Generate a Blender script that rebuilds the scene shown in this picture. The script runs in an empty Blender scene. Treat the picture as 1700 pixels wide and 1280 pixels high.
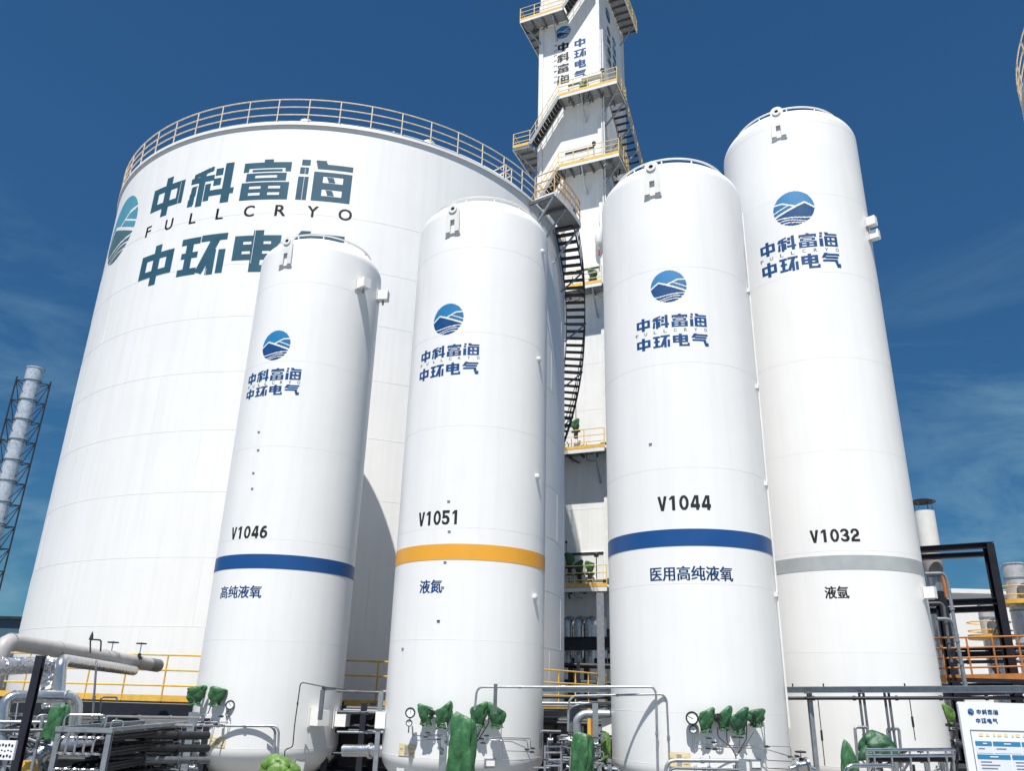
import bpy, bmesh, math, random
from mathutils import Vector, Matrix
from mathutils import noise as mnoise
random.seed(7)
R = math.radians
S = bpy.context.scene
COL = S.collection
# ------------------------------------------------------------------ camera
FPX, VX, VY, EYE = 1335.0, 941.0, -2835.0, 2.7      # focal length in photo pixels, zenith vanishing point, eye height
_up = Vector((VX - 850, VY - 640, FPX)).normalized()
_fw = (Vector((0, 0, 1)) - _up * _up.z).normalized()
_rt = _up.cross(_fw)
if _rt.x < 0: _rt = -_rt
cam_d = bpy.data.cameras.new('camera'); cam = bpy.data.objects.new('camera', cam_d); COL.objects.link(cam)
cam_d.sensor_width = 36; cam_d.lens = FPX / 1700 * 36; cam_d.clip_start = 0.1; cam_d.clip_end = 9000
def w_of(c): c = Vector(c); return Vector((_rt.dot(c), _fw.dot(c), _up.dot(c)))
cx_, cy_, cz_ = w_of((1, 0, 0)), w_of((0, -1, 0)), w_of((0, 0, -1))
cam.matrix_world = Matrix(((cx_.x, cy_.x, cz_.x, 0), (cx_.y, cy_.y, cz_.y, 0), (cx_.z, cy_.z, cz_.z, EYE), (0, 0, 0, 1)))
S.camera = cam
# ------------------------------------------------------------------ light
SUN_AZ, SUN_EL = R(-12), R(64)                       # azimuth from -Y (behind the camera) towards -X when negative
sdir = Vector((math.sin(SUN_AZ) * math.cos(SUN_EL), -math.cos(SUN_AZ) * math.cos(SUN_EL), math.sin(SUN_EL)))
ld = bpy.data.lights.new('sun', 'SUN'); ld.energy = 5.0; ld.angle = R(0.5); ld.color = (1.0, .965, .91)
lo = bpy.data.objects.new('sun', ld); COL.objects.link(lo); lo.rotation_euler = sdir.to_track_quat('Z', 'Y').to_euler(); lo.location = (0, 0, 60)
S.view_settings.view_transform = 'Standard'; S.view_settings.look = 'None'; S.view_settings.gamma = 1
S.view_settings.exposure = 0.50
wd = bpy.data.worlds.new('World'); S.world = wd; wd.use_nodes = True
nt = wd.node_tree; nt.nodes.clear()
def N(t, **k):
    n = nt.nodes.new(t)
    for a, b in k.items(): setattr(n, a, b)
    return n
L = lambda a, b: nt.links.new(a, b)
sky = N('ShaderNodeTexSky', sky_type='NISHITA', sun_disc=False, sun_elevation=SUN_EL, sun_rotation=math.atan2(sdir.x, sdir.y),
        altitude=1500, air_density=1.15, dust_density=0.15, ozone_density=3.2)
tint = N('ShaderNodeMix', data_type='RGBA', blend_type='MULTIPLY'); tint.inputs[0].default_value = 1; tint.inputs[7].default_value = (.335, .71, .91, 1)
L(sky.outputs[0], tint.inputs[6])
tcz = N('ShaderNodeTexCoord'); sz = N('ShaderNodeSeparateXYZ'); L(tcz.outputs['Generated'], sz.inputs[0])
rz = N('ShaderNodeMapRange'); rz.inputs['From Min'].default_value = .08; rz.inputs['From Max'].default_value = .55; rz.inputs['To Min'].default_value = .62; L(sz.outputs['Z'], rz.inputs[0])
hz_ = N('ShaderNodeVectorMath', operation='SCALE'); L(tint.outputs[2], hz_.inputs[0]); L(rz.outputs[0], hz_.inputs['Scale'])
tc = N('ShaderNodeTexCoord')
mp = N('ShaderNodeMapping'); mp.inputs['Scale'].default_value = (2.2, 2.2, 6.5); mp.inputs['Rotation'].default_value = (R(14), R(-10), 0); L(tc.outputs['Generated'], mp.inputs[0])
ns = N('ShaderNodeTexNoise'); ns.inputs['Scale'].default_value = 1.9; ns.inputs['Detail'].default_value = 12; ns.inputs['Roughness'].default_value = .64; ns.inputs['Distortion'].default_value = .5; L(mp.outputs[0], ns.inputs[0])
rp = N('ShaderNodeValToRGB'); rp.color_ramp.elements[0].position = .44; rp.color_ramp.elements[1].position = .74; L(ns.outputs[0], rp.inputs[0])
sx = N('ShaderNodeSeparateXYZ'); L(tc.outputs['Generated'], sx.inputs[0])
mr = N('ShaderNodeMapRange'); mr.inputs['From Min'].default_value = .50; mr.inputs['From Max'].default_value = .26; L(sx.outputs['Z'], mr.inputs[0])
ab = N('ShaderNodeMath', operation='ABSOLUTE'); L(sx.outputs['X'], ab.inputs[0])
m3 = N('ShaderNodeMapRange'); m3.inputs['From Min'].default_value = .30; m3.inputs['From Max'].default_value = .52; L(ab.outputs[0], m3.inputs[0])
m4 = N('ShaderNodeMath', operation='MULTIPLY'); L(mr.outputs[0], m4.inputs[0]); L(m3.outputs[0], m4.inputs[1])
ml = N('ShaderNodeMath', operation='MULTIPLY'); L(rp.outputs[0], ml.inputs[0]); L(m4.outputs[0], ml.inputs[1])
m2 = N('ShaderNodeMath', operation='MULTIPLY'); m2.inputs[1].default_value = .68; L(ml.outputs[0], m2.inputs[0])
cl = N('ShaderNodeMix', data_type='RGBA'); cl.inputs[7].default_value = (2.6, 4.6, 5.9, 1); L(m2.outputs[0], cl.inputs[0]); L(hz_.outputs[0], cl.inputs[6])
bg = N('ShaderNodeBackground'); bg.inputs[1].default_value = .068; L(cl.outputs[2], bg.inputs[0])
ow = N('ShaderNodeOutputWorld'); L(bg.outputs[0], ow.inputs[0])

# ------------------------------------------------------------------ pixel -> place helpers (photo pixels, 1700 x 1280)
def ray(px, py): return w_of((px - 850, py - 640, FPX))
def at(px, py, Y):
    d = ray(px, py); return d * (Y / d.y) + Vector((0, 0, EYE))
def at_z(px, py, z):
    d = ray(px, py); return d * ((z - EYE) / d.z) + Vector((0, 0, EYE))
def hit(px, py, T):
    x, y, r = T; d = ray(px, py); d = d / math.hypot(d.x, d.y); b = d.x * x + d.y * y
    t = b - math.sqrt(max(b * b - (x * x + y * y - r * r), 0)); P = d * t
    return math.atan2(P.x - x, -(P.y - y)), P.z + EYE
def cyl_pt(T, th, z, dr=0.0):
    return Vector((T[0] + math.sin(th) * (T[2] + dr), T[1] - math.cos(th) * (T[2] + dr), z))
TK1, TK2, TK3, TK4 = (-5.92, 21.93, 1.8), (-.89, 19.78, 1.8), (4.08, 18.24, 1.8), (8.39, 20.67, 1.95)
KB = 1.05
BIG = (-8.0 * KB, 34.7 * KB, 10.4 * KB)

# ------------------------------------------------------------------ materials
def mat(name, col, rough=.5, metal=0.0, var=.12, scale=3.0, bump=0.0, bscale=20.0, streak=0.0, spec=.5, col2=None, cpos=(.45, .62)):
    m = bpy.data.materials.new(name); m.use_nodes = True; t = m.node_tree; b = t.nodes['Principled BSDF']
    b.inputs['Roughness'].default_value = rough; b.inputs['Metallic'].default_value = metal; b.inputs['Specular IOR Level'].default_value = spec
    n = t.nodes.new('ShaderNodeTexNoise'); n.inputs['Scale'].default_value = scale; n.inputs['Detail'].default_value = 6; n.inputs['Roughness'].default_value = .6
    g = t.nodes.new('ShaderNodeTexCoord'); t.links.new(g.outputs['Object'], n.inputs[0])
    r = t.nodes.new('ShaderNodeValToRGB'); r.color_ramp.elements[0].position = .3; r.color_ramp.elements[1].position = .7
    r.color_ramp.elements[0].color = [c * (1 - var) for c in col] + [1]; r.color_ramp.elements[1].color = [min(1, c * (1 + var * .6)) for c in col] + [1]
    t.links.new(n.outputs[0], r.inputs[0]); out = r.outputs[0]
    if streak or col2:
        mp = t.nodes.new('ShaderNodeMapping'); mp.inputs['Scale'].default_value = (2.6, 2.6, .12) if streak else (1, 1, 1); t.links.new(g.outputs['Object'], mp.inputs[0])
        n2 = t.nodes.new('ShaderNodeTexNoise'); n2.inputs['Scale'].default_value = 1.7; n2.inputs['Detail'].default_value = 5; t.links.new(mp.outputs[0], n2.inputs[0])
        r2 = t.nodes.new('ShaderNodeValToRGB'); r2.color_ramp.elements[0].position = cpos[0]; r2.color_ramp.elements[1].position = cpos[1] + .1
        t.links.new(n2.outputs[0], r2.inputs[0])
        mx = t.nodes.new('ShaderNodeMix'); mx.data_type = 'RGBA'; mx.inputs[7].default_value = list(col2 or (.50, .47, .42)) + [1]
        mm = t.nodes.new('ShaderNodeMath'); mm.operation = 'MULTIPLY'; mm.inputs[1].default_value = streak or 1.0
        t.links.new(r2.outputs[0], mm.inputs[0]); t.links.new(mm.outputs[0], mx.inputs[0]); t.links.new(out, mx.inputs[6]); out = mx.outputs[2]
    t.links.new(out, b.inputs['Base Color'])
    rr = t.nodes.new('ShaderNodeMapRange'); rr.inputs['To Min'].default_value = max(.03, rough - .08); rr.inputs['To Max'].default_value = min(1, rough + .1)
    t.links.new(n.outputs[0], rr.inputs[0]); t.links.new(rr.outputs[0], b.inputs['Roughness'])
    if bump:
        n3 = t.nodes.new('ShaderNodeTexNoise'); n3.inputs['Scale'].default_value = bscale; n3.inputs['Detail'].default_value = 4; t.links.new(g.outputs['Object'], n3.inputs[0])
        bp = t.nodes.new('ShaderNodeBump'); bp.inputs['Strength'].default_value = bump; bp.inputs['Distance'].default_value = .05
        t.links.new(n3.outputs[0], bp.inputs['Height']); t.links.new(bp.outputs[0], b.inputs['Normal'])
    return m
M = dict(
 white=mat('white_tank_paint', (.80, .80, .79), .36, 0, .025, .7, .07, .9, streak=.09),
 white_big=mat('white_storage_tank_paint', (.80, .80, .79), .42, 0, .03, .4, .10, .55, streak=.12),
 white_box=mat('white_cladding_paint', (.78, .78, .76), .45, 0, .04, .8, .05, 1.2, streak=.22),
 white_trim=mat('white_steel_paint', (.74, .74, .72), .42, 0, .08, 3, streak=.15),
 seam=mat('painted_weld_bead', (.76, .76, .75), .45, 0, .06, 4),
 blue=mat('blue_band_paint', (.007, .068, .235), .42, 0, .05, 2),
 amber=mat('amber_band_paint', (.76, .36, .035), .42, 0, .05, 2),
 grey_band=mat('grey_band_paint', (.36, .385, .39), .45, 0, .10, 2, col2=(.42, .44, .45)),
 navy=mat('navy_lettering_paint', (.007, .066, .205), .5, 0, .16, 7, spec=.3),
 teal=mat('faded_teal_lettering_paint', (.026, .095, .145), .55, 0, .15, 1.4, spec=.25),
 teal_dark=mat('faded_dark_teal_paint', (.07, .145, .17), .55, 0, .12, 1.4, spec=.25),
 teal_light=mat('faded_light_blue_paint', (.085, .30, .41), .55, 0, .12, 1.4, spec=.25),
 black_ink=mat('black_stencil_paint', (.012, .012, .014), .5, 0, .1, 3),
 sky_ink=mat('sky_blue_emblem_paint', (.015, .19, .42), .5, 0, .06, 2),
 mid_ink=mat('mid_blue_emblem_paint', (.015, .14, .32), .5, 0, .06, 2),
 black_steel=mat('black_painted_steel', (.012, .013, .022), .5, 0, .3, 4),
 dark_steel=mat('dark_grey_steel', (.020, .022, .025), .5, .1, .4, 4),  # also kept near black so the low pipework looks deep in shade
 tread=mat('dark_grating_steel', (.035, .036, .04), .6, .3, .3, 6),
 galv=mat('galvanised_steel', (.34, .37, .40), .42, .6, .22, 9, .05, 30),
 galv_dull=mat('weathered_galvanised_steel', (.15, .165, .18), .5, .4, .25, 6),
 stainless=mat('stainless_tube', (.55, .56, .57), .22, 1.0, .1, 5),
 clad=mat('aluminium_cladding', (.50, .515, .53), .26, .85, .12, 3, .25, 7),
 flue=mat('bright_flue_sheet', (.80, .81, .82), .28, .55, .25, 3, .4, 3),
 grating=mat('light_grating', (.30, .31, .31), .6, .3, .25, 6),
 foil=mat('crumpled_foil', (.62, .64, .67), .20, 1.0, .15, 6, 1.0, 14),
 pipe_white=mat('off_white_pipe_jacket', (.36, .345, .34), .5, 0, .12, 3, streak=.25),
 yellow=mat('yellow_rail_paint', (.74, .44, .07), .5, 0, .18, 5),
 yellow_pale=mat('pale_yellow_rail_paint', (.74, .56, .20), .5, 0, .15, 5),
 tan=mat('tan_orange_rail_paint', (.58, .36, .15), .5, 0, .18, 5),
 cream=mat('sun_faded_yellow_rail_paint', (.72, .58, .40), .5, 0, .2, 5),
 orange=mat('orange_rail_paint', (.44, .17, .045), .5, 0, .2, 5),
 tarp=mat('green_tarpaulin', (.032, .125, .045), .48, 0, .4, 5, .25, 16),
 tarp_dark=mat('dark_green_tarpaulin', (.018, .085, .035), .5, 0, .45, 5, .25, 16),
 tarp_lime=mat('olive_green_tarpaulin', (.10, .20, .035), .5, 0, .4, 5, .25, 16),
 black=mat('black_plastic', (.015, .015, .016), .4, 0, .2, 8),
 dial=mat('white_dial_face', (.82, .82, .80), .3, 0, .02, 5),
 box=mat('white_enclosure', (.80, .80, .78), .4, 0, .04, 5),
 plate_beige=mat('cream_label_plate', (.72, .60, .34), .5, 0, .15, 6),
 plate_grey=mat('grey_print', (.30, .33, .38), .5, 0, .2, 20),
 red=mat('red_paint', (.45, .03, .02), .45, 0, .2, 6),
 concrete=mat('concrete_yard', (.22, .215, .205), .85, 0, .18, .6, .15, 6, col2=(.16, .155, .15)),
 concrete_dark=mat('shade_dark_concrete', (.07, .068, .066), .85, 0, .25, 1.5, .2, 8),  # near-black tone paints in the shade below the walkway deck
 far=mat('far_blue_grey_cladding', (.045, .10, .15), .7, 0, .1, .2),
 hall=mat('pale_hall_cladding', (.74, .73, .70), .5, 0, .05, .3, streak=.1),
 sign=mat('white_sign_panel', (.80, .81, .82), .35, 0, .02, 3),
 sign_blue=mat('blue_sign_print', (.03, .22, .42), .4, 0, .05, 8),
 sign_tint=mat('pale_sign_print', (.70, .73, .78), .4, 0, .03, 8),
 sign_yellow=mat('yellow_sign_print', (.80, .64, .33), .4, 0, .05, 8),
 ink=mat('small_grey_print', (.16, .19, .25), .5, 0, .2, 20),
)

# ------------------------------------------------------------------ mesh builder
class MB:
    def __init__(s): s.v = []; s.f = []
    def add(s, vs, fs):
        o = len(s.v); s.v += [tuple(p) for p in vs]; s.f += [tuple(i + o for i in f) for f in fs]; return s
    def box(s, c, d, rz=0.0, ax=None):
        c = Vector(c); a = d[0] / 2, d[1] / 2, d[2] / 2
        if ax is None: ax = (Vector((math.cos(rz), math.sin(rz), 0)), Vector((-math.sin(rz), math.cos(rz), 0)), Vector((0, 0, 1)))
        P = [c + ax[0] * (i * a[0]) + ax[1] * (j * a[1]) + ax[2] * (k * a[2]) for i in (-1, 1) for j in (-1, 1) for k in (-1, 1)]
        return s.add(P, [(0, 1, 3, 2), (4, 6, 7, 5), (0, 4, 5, 1), (2, 3, 7, 6), (0, 2, 6, 4), (1, 5, 7, 3)])
    def beam(s, p, q, w, h, up=(0, 0, 1)):
        p, q = Vector(p), Vector(q); d = q - p; l = d.length; d.normalize(); u = Vector(up)
        if abs(d.dot(u)) > .98: u = Vector((0, 1, 0))
        x = d.cross(u).normalized(); z = x.cross(d)
        return s.box((p + q) / 2, (l, w, h), ax=(d, x, z))
    def ibeam(s, p, q, w, h, t=.02, up=(0, 0, 1)):
        p, q = Vector(p), Vector(q); d = (q - p).normalized(); u = Vector(up)
        if abs(d.dot(u)) > .98: u = Vector((0, 1, 0))
        x = d.cross(u).normalized(); z = x.cross(d)
        for k in (-1, 1): s.beam(p + z * k * (h - t) / 2, q + z * k * (h - t) / 2, w, t, z)
        s.beam(p, q, t, h - 2 * t, z); return s
    def tube(s, pts, r, n=8, bend=0.0, caps=True, closed=False):
        pts = [Vector(p) for p in pts]
        if bend and len(pts) > 2:
            o = [pts[0]]
            for i in range(1, len(pts) - 1):
                a, b, c = pts[i - 1], pts[i], pts[i + 1]; k = min(bend, (a - b).length * .48, (c - b).length * .48)
                p0 = b + (a - b).normalized() * k; p1 = b + (c - b).normalized() * k
                for j in range(6):
                    t = j / 5; o.append(p0 * (1 - t) ** 2 + b * 2 * t * (1 - t) + p1 * t * t)
            o.append(pts[-1]); pts = o
        m = len(pts); rr = r if isinstance(r, (list, tuple)) else [r] * m; prev = None; vs = []
        for i, p in enumerate(pts):
            if closed: d = pts[(i + 1) % m] - pts[i - 1]
            else: d = pts[min(i + 1, m - 1)] - pts[max(i - 1, 0)]
            d.normalize()
            u = prev if prev is not None else (Vector((0, 0, 1)) if abs(d.z) < .9 else Vector((1, 0, 0)))
            x = (u - d * u.dot(d)).normalized(); y = d.cross(x); prev = x
            for k in range(n):
                a = 2 * math.pi * k / n; vs.append(p + (x * math.cos(a) + y * math.sin(a)) * rr[i])
        fs = []
        for i in range(m if closed else m - 1):
            j = (i + 1) % m
            for k in range(n): fs.append((i * n + k, i * n + (k + 1) % n, j * n + (k + 1) % n, j * n + k))
        if caps and not closed: fs += [tuple(range(n - 1, -1, -1)), tuple((m - 1) * n + k for k in range(n))]
        return s.add(vs, fs)
    def cyl(s, p, q, r, n=16): return s.tube([p, q], r, n)
    def lathe(s, prof, c=(0, 0, 0), n=48, axis=None, a0=0.0, a1=None):
        c = Vector(c); full = a1 is None; a1 = a0 + 2 * math.pi if full else a1
        if axis is None: X, Y, Z = Vector((1, 0, 0)), Vector((0, 1, 0)), Vector((0, 0, 1))
        else:
            Z = Vector(axis).normalized(); u = Vector((0, 0, 1)) if abs(Z.z) < .9 else Vector((1, 0, 0)); X = u.cross(Z).normalized(); Y = Z.cross(X)
        m = n if full else n + 1; vs = []
        for r, z in prof:
            for k in range(m):
                a = a0 + (a1 - a0) * k / n; vs.append(c + (X * math.cos(a) + Y * math.sin(a)) * r + Z * z)
        fs = []
        for i in range(len(prof) - 1):
            for k in range(n): fs.append((i * m + k, i * m + (k + 1) % m, (i + 1) * m + (k + 1) % m, (i + 1) * m + k))
        return s.add(vs, fs)
    def ring(s, T, z, rr, tr, n=128, dr=0.0, th0=None, th1=None):
        full = th0 is None; a, b = (0, 2 * math.pi) if full else (th0, th1)
        k = n if full else n + 1
        return s.tube([cyl_pt(T, a + (b - a) * i / n, z, dr + rr) for i in range(k)], tr, 6, closed=full)
    def poly(s, pts, th):      # extruded polygon (list of 3-D points) along vector th
        th = Vector(th); n = len(pts); P = [Vector(p) for p in pts]
        return s.add(P + [p + th for p in P], [tuple(range(n)), tuple(range(2 * n - 1, n - 1, -1))] + [(i, i + n, (i + 1) % n + n, (i + 1) % n) for i in range(n)])
    def build(s, name, m, parent=None, smooth=True, ang=35):
        me = bpy.data.meshes.new(name); off = wpos(parent)
        me.from_pydata([(v[0] - off.x, v[1] - off.y, v[2] - off.z) for v in s.v], [], s.f); me.update()
        bm = bmesh.new(); bm.from_mesh(me); bmesh.ops.recalc_face_normals(bm, faces=bm.faces) if len(s.f) < 60000 else None; bm.to_mesh(me); bm.free()
        me.materials.append(M[m] if isinstance(m, str) else m)
        if smooth and me.polygons:
            me.shade_smooth(); me.set_sharp_from_angle(angle=R(ang))
        o = bpy.data.objects.new(name, me); COL.objects.link(o)
        if parent is not None: o.parent = parent
        return o
def wpos(o):
    p = Vector((0, 0, 0))
    while o is not None: p += o.location; o = o.parent
    return p
def tag(o, label=None, cat=None, group=None, kind=None):
    if label: o['label'] = label
    if cat: o['category'] = cat
    if group: o['group'] = group
    if kind: o['kind'] = kind
    return o
def thing(name, label, cat, loc=(0, 0, 0), group=None):
    o = bpy.data.objects.new(name, None); COL.objects.link(o); o.location = loc; o.empty_display_size = .2
    return tag(o, label, cat, group)
def solo(mb, name, m, label, cat, group=None, smooth=True):     # a thing that is one mesh, its origin at its base
    xs = [v[0] for v in mb.v]; ys = [v[1] for v in mb.v]; zs = [v[2] for v in mb.v]
    c = Vector(((min(xs) + max(xs)) / 2, (min(ys) + max(ys)) / 2, min(zs))); mb.v = [(v[0] - c.x, v[1] - c.y, v[2] - c.z) for v in mb.v]
    o = mb.build(name, m, None, smooth); o.location = c
    return tag(o, label, cat, group)

# ------------------------------------------------------------------ lettering: filled cells of a fine grid, merged to rectangles
def cells(fn, n):
    g = [[fn((i + .5) / n, (j + .5) / n) for i in range(n)] for j in range(n)]; out = {}
    for j in range(n):
        i = 0
        while i < n:
            c = g[j][i]
            if c is None: i += 1; continue
            k = i
            while k < n and g[j][k] == c: k += 1
            h = j + 1
            while h < n and all(g[h][q] == c for q in range(i, k)) and (i == 0 or g[h][i - 1] != c) and (k == n or g[h][k] != c): h += 1
            for y in range(j, h):
                for q in range(i, k): g[y][q] = None
            out.setdefault(c, []).append((i / n, j / n, k / n, h / n)); i = k
    return out
def inpoly(x, y, p):
    r = False; j = len(p) - 1
    for i in range(len(p)):
        if (p[i][1] > y) != (p[j][1] > y) and x < (p[j][0] - p[i][0]) * (y - p[i][1]) / (p[j][1] - p[i][1]) + p[i][0]: r = not r
        j = i
    return r
GL = {
 '中': ([(.06, .22, .94, .80), (.42, 0, .58, 1)], [], [(.22, .36, .42, .66), (.58, .36, .78, .66)]),
 '科': ([(.20, 0, .33, .88), (.0, .62, .52, .73), (.56, .72, .71, .88), (.54, .47, .69, .63), (.50, .22, 1, .35), (.76, 0, .92, 1)],
       [[(.06, .84), (.48, .97), (.48, .85), (.06, .74)], [(.06, .54), (.16, .54), (.12, .04), (.0, .04)], [(.37, .54), (.47, .54), (.47, .10), (.37, .10)]], []),
 '富': ([(.42, .90, .60, 1), (.04, .78, .97, .92), (.04, .69, .15, .80), (.86, .69, .97, .80), (.21, .70, .80, .755), (.10, .47, .90, .66), (.03, 0, .97, .43)], [],
       [(.28, .53, .72, .60), (.2, .27, .43, .34), (.57, .27, .8, .34), (.2, .11, .43, .18), (.57, .11, .8, .18)]),
 '海': ([(.04, .85, .20, 1), (.02, .64, .18, .80), (0, 0, .19, .58), (.34, .78, 1, .91), (.28, 0, 1, .72)], [[(.30, 1), (.50, 1), (.54, .80), (.34, .80)]],
       [(.46, .44, .84, .61), (.46, .12, .84, .29)]),
 '环': ([(.02, .82, .41, .95), (.05, .47, .39, .60), (0, .06, .42, .20), (.14, .1, .28, .9), (.45, .83, 1, .97), (.66, .0, .80, .60), (.87, .03, 1, .58)],
       [[(.68, .86), (.86, .86), (.56, .04), (.42, .10)]], []),
 '电': ([(.05, .30, .91, .86), (.40, .02, .57, 1), (.40, 0, 1, .15), (.88, 0, 1, .24)], [], [(.21, .64, .38, .74), (.59, .64, .76, .74), (.21, .42, .38, .52), (.59, .42, .76, .52)]),
 '1': ([(.42, 0, .70, 1)], [[(.42, 1), (.42, .80), (.14, .70), (.14, .84)]], []),
 'V': ([], [[(0, 1), (.27, 1), (.60, 0), (.38, 0)], [(.73, 1), (1, 1), (.64, 0), (.42, 0)]], []),
 '4': ([(.60, 0, .86, 1), (0, .20, 1, .38)], [[(.48, 1), (.66, 1), (.24, .30), (.0, .30)]], [(.555, .40, .60, .8)]),
 '气': ([(.22, .81, .96, .94), (.20, .62, .88, .73), (.06, .40, .84, .53), (.82, .0, 1, .14), (.90, 0, 1, .26)], [[(.17, 1), (.34, 1), (.17, .66), (0, .66)], [(.68, .50), (.84, .50), (.92, .02), (.80, .02)]], []),
}
_adds = {'海': [[(.58, .46), (.70, .46), (.66, .59), (.54, .59)], [(.58, .14), (.70, .14), (.66, .27), (.54, .27)]]}
def _el(x, y, cx, cy, rx, ry): return ((x - cx) / rx) ** 2 + ((y - cy) / ry) ** 2
def digit(ch, x, y):                                            # stencil figures with round bowls and a thin bridge
    if ch == '0': return _el(x, y, .5, .5, .48, .5) < 1 < _el(x, y, .5, .5, .23, .33) and not .475 < x < .525
    if ch == '6': return (_el(x, y, .5, .33, .48, .33) < 1 < _el(x, y, .5, .33, .22, .16) and not .475 < x < .525) or (_el(x, y, .62, .36, .60, .64) < 1 < _el(x, y, .70, .36, .42, .46) and y > .33 and x < .8)
    if ch == '3': return (_el(x, y, .46, .72, .46, .28) < 1 < _el(x, y, .42, .72, .22, .12) and not (x < .42 and .5 < y < .80 and y < .74)) or (_el(x, y, .48, .29, .5, .29) < 1 < _el(x, y, .42, .29, .24, .13) and not (x < .42 and y > .28))
    if ch == '5': return (.06 < x < .92 and .82 < y < 1) or (.08 < x < .32 and .46 < y < 1) or (_el(x, y, .45, .31, .5, .33) < 1 < _el(x, y, .40, .31, .26, .16) and not (x < .3 and .27 < y < .46) and not .475 < x < .52)
    if ch == '2': return (_el(x, y, .48, .68, .48, .32) < 1 < _el(x, y, .46, .70, .22, .15) and not (x < .45 and y < .66) and not (y < .5 and x < .5)) or (y < .18) or (abs((x - .02) - (y - .1) * 1.25) < .17 and .1 < y < .55)
def glyph(ch, n):
    if ch in '02356': return cells(lambda x, y: 1 if any(digit(ch, min(1, max(0, x + i * .028)), min(1, max(0, y + j * .018))) for i, j in ((0, 0), (1, 0), (-1, 0), (0, 1), (0, -1))) else None, n).get(1, [])
    rc, pl, cut = GL[ch]
    e = 0.0 if ch in '富海' else .03 if ch in 'V14' else .012
    def fn(x, y):
        if any(a + e <= x <= c - e and b + e <= y <= d - e for a, b, c, d in cut): return 1 if any(inpoly(x, y, p) for p in _adds.get(ch, [])) else None
        return 1 if any(a - e <= x <= c + e and b - e <= y <= d + e for a, b, c, d in rc) or any(inpoly(x + p_, y + q_, p) for p in pl for p_, q_ in ((0, 0), (e, 0), (-e, 0))) else None
    return cells(fn, n).get(1, [])
def lin(x, pts):
    for (a, b), (c, d) in zip(pts, pts[1:]):
        if x <= c: return b + (d - b) * (x - a) / (c - a)
    return pts[-1][1]
def emblem_class(u, v, mirror=False):
    x, y = u * 2 - 1, v * 2 - 1
    if x * x + y * y > 1: return None
    if mirror: x = -x
    rd = lin(x, [(-1, .0), (-.55, .34), (-.09, .16), (.5, .43), (1, .44)])
    mt = lin(x, [(-1, -.12), (-.55, .22), (-.25, .10), (1, -.42)])
    wv = lin(x, [(-1, -.62), (-.5, -.58), (.25, -.46), (1, -.42)])
    if y > rd: return 'sky'
    if y > mt:
        if x < -.28 or y > rd - .10: return None
        s = y - lin(x, [(-.3, .12), (1, -.42)])
        return None if s < .12 or .30 < s < .37 else 'mid'
    if y > wv: return 'deep'
    if y > wv - .07: return None
    for c0, c1, c2 in ((-.74, .10, 2.6), (-.86, .06, 3.1)):
        if abs(y - (c0 + c1 * math.sin(x * c2 + .6) + .04 * x)) < .028: return None
    return 'deep'
def emblem(n, mirror=False): return cells(lambda u, v: emblem_class(u, v, mirror), n)

def decal(name, rects, fn, m, parent, maxw=.06):                # rects in metres (u, v) -> fn(u, v) in the world
    b = MB()
    for x0, y0, x1, y1 in rects:
        k = max(1, math.ceil((x1 - x0) / maxw)); vs = []
        for i in range(k + 1):
            u = x0 + (x1 - x0) * i / k; vs += [fn(u, y0), fn(u, y1)]
        b.add(vs, [(2 * i, 2 * i + 2, 2 * i + 3, 2 * i + 1) for i in range(k)])
    return b.build(name, m, parent, smooth=False)
def row(chars, w, h, n, gap=.16):                               # a row of glyphs centred on (0,0), w x h metres
    k = len(chars); cw = w / (k + gap * (k - 1)); out = []
    for i, ch in enumerate(chars):
        x0 = -w / 2 + i * cw * (1 + gap); out += [(x0 + a * cw, -h / 2 + b * h, x0 + c * cw, -h / 2 + d * h) for a, b, c, d in glyph(ch, n)]
    return out
def font_mesh(text, w, h, fat, sx=None):                        # built-in font, filled, scaled to w x h, cut into narrow strips so that it can bend
    cu = bpy.data.curves.new('t', 'FONT'); cu.body = text; cu.size = 1; cu.offset = fat; cu.resolution_u = 4; cu.space_character = sx or 1
    ob = bpy.data.objects.new('t', cu); COL.objects.link(ob); bpy.context.view_layer.update()
    me = bpy.data.meshes.new_from_object(ob.evaluated_get(bpy.context.evaluated_depsgraph_get())); bpy.data.objects.remove(ob)
    bm = bmesh.new(); bm.from_mesh(me); bpy.data.meshes.remove(me)
    xs = [v.co.x for v in bm.verts]; ys = [v.co.y for v in bm.verts]; x0, x1, y0, y1 = min(xs), max(xs), min(ys), max(ys)
    for v in bm.verts: v.co = Vector(((v.co.x - (x0 + x1) / 2) * w / (x1 - x0), (v.co.y - (y0 + y1) / 2) * h / (y1 - y0), 0))
    st = .05; k = int(w / st)
    for i in range(1, k + 1):
        bmesh.ops.bisect_plane(bm, geom=bm.verts[:] + bm.edges[:] + bm.faces[:], plane_co=(-w / 2 + i * w / (k + 1), 0, 0), plane_no=(1, 0, 0))
    vs = [v.co.copy() for v in bm.verts]; bm.verts.index_update(); fs = [tuple(v.index for v in f.verts) for f in bm.faces]; bm.free()
    return vs, fs
def font_decal(name, text, w, h, fat, fn, m, parent, sx=None):
    vs, fs = font_mesh(text, w, h, 0.0, sx); b = MB(); k = max(1, round(fat / .012))
    for i in range(-k, k + 1) if fat > .001 else (0,):
        for j in ((-1, 1) if fat > .001 else (0,)): b.add([fn(v.x + i * .012 * h * 2.2, v.y + j * .008 * h) for v in vs], fs)
    return b.build(name, m, parent, smooth=False)
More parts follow.
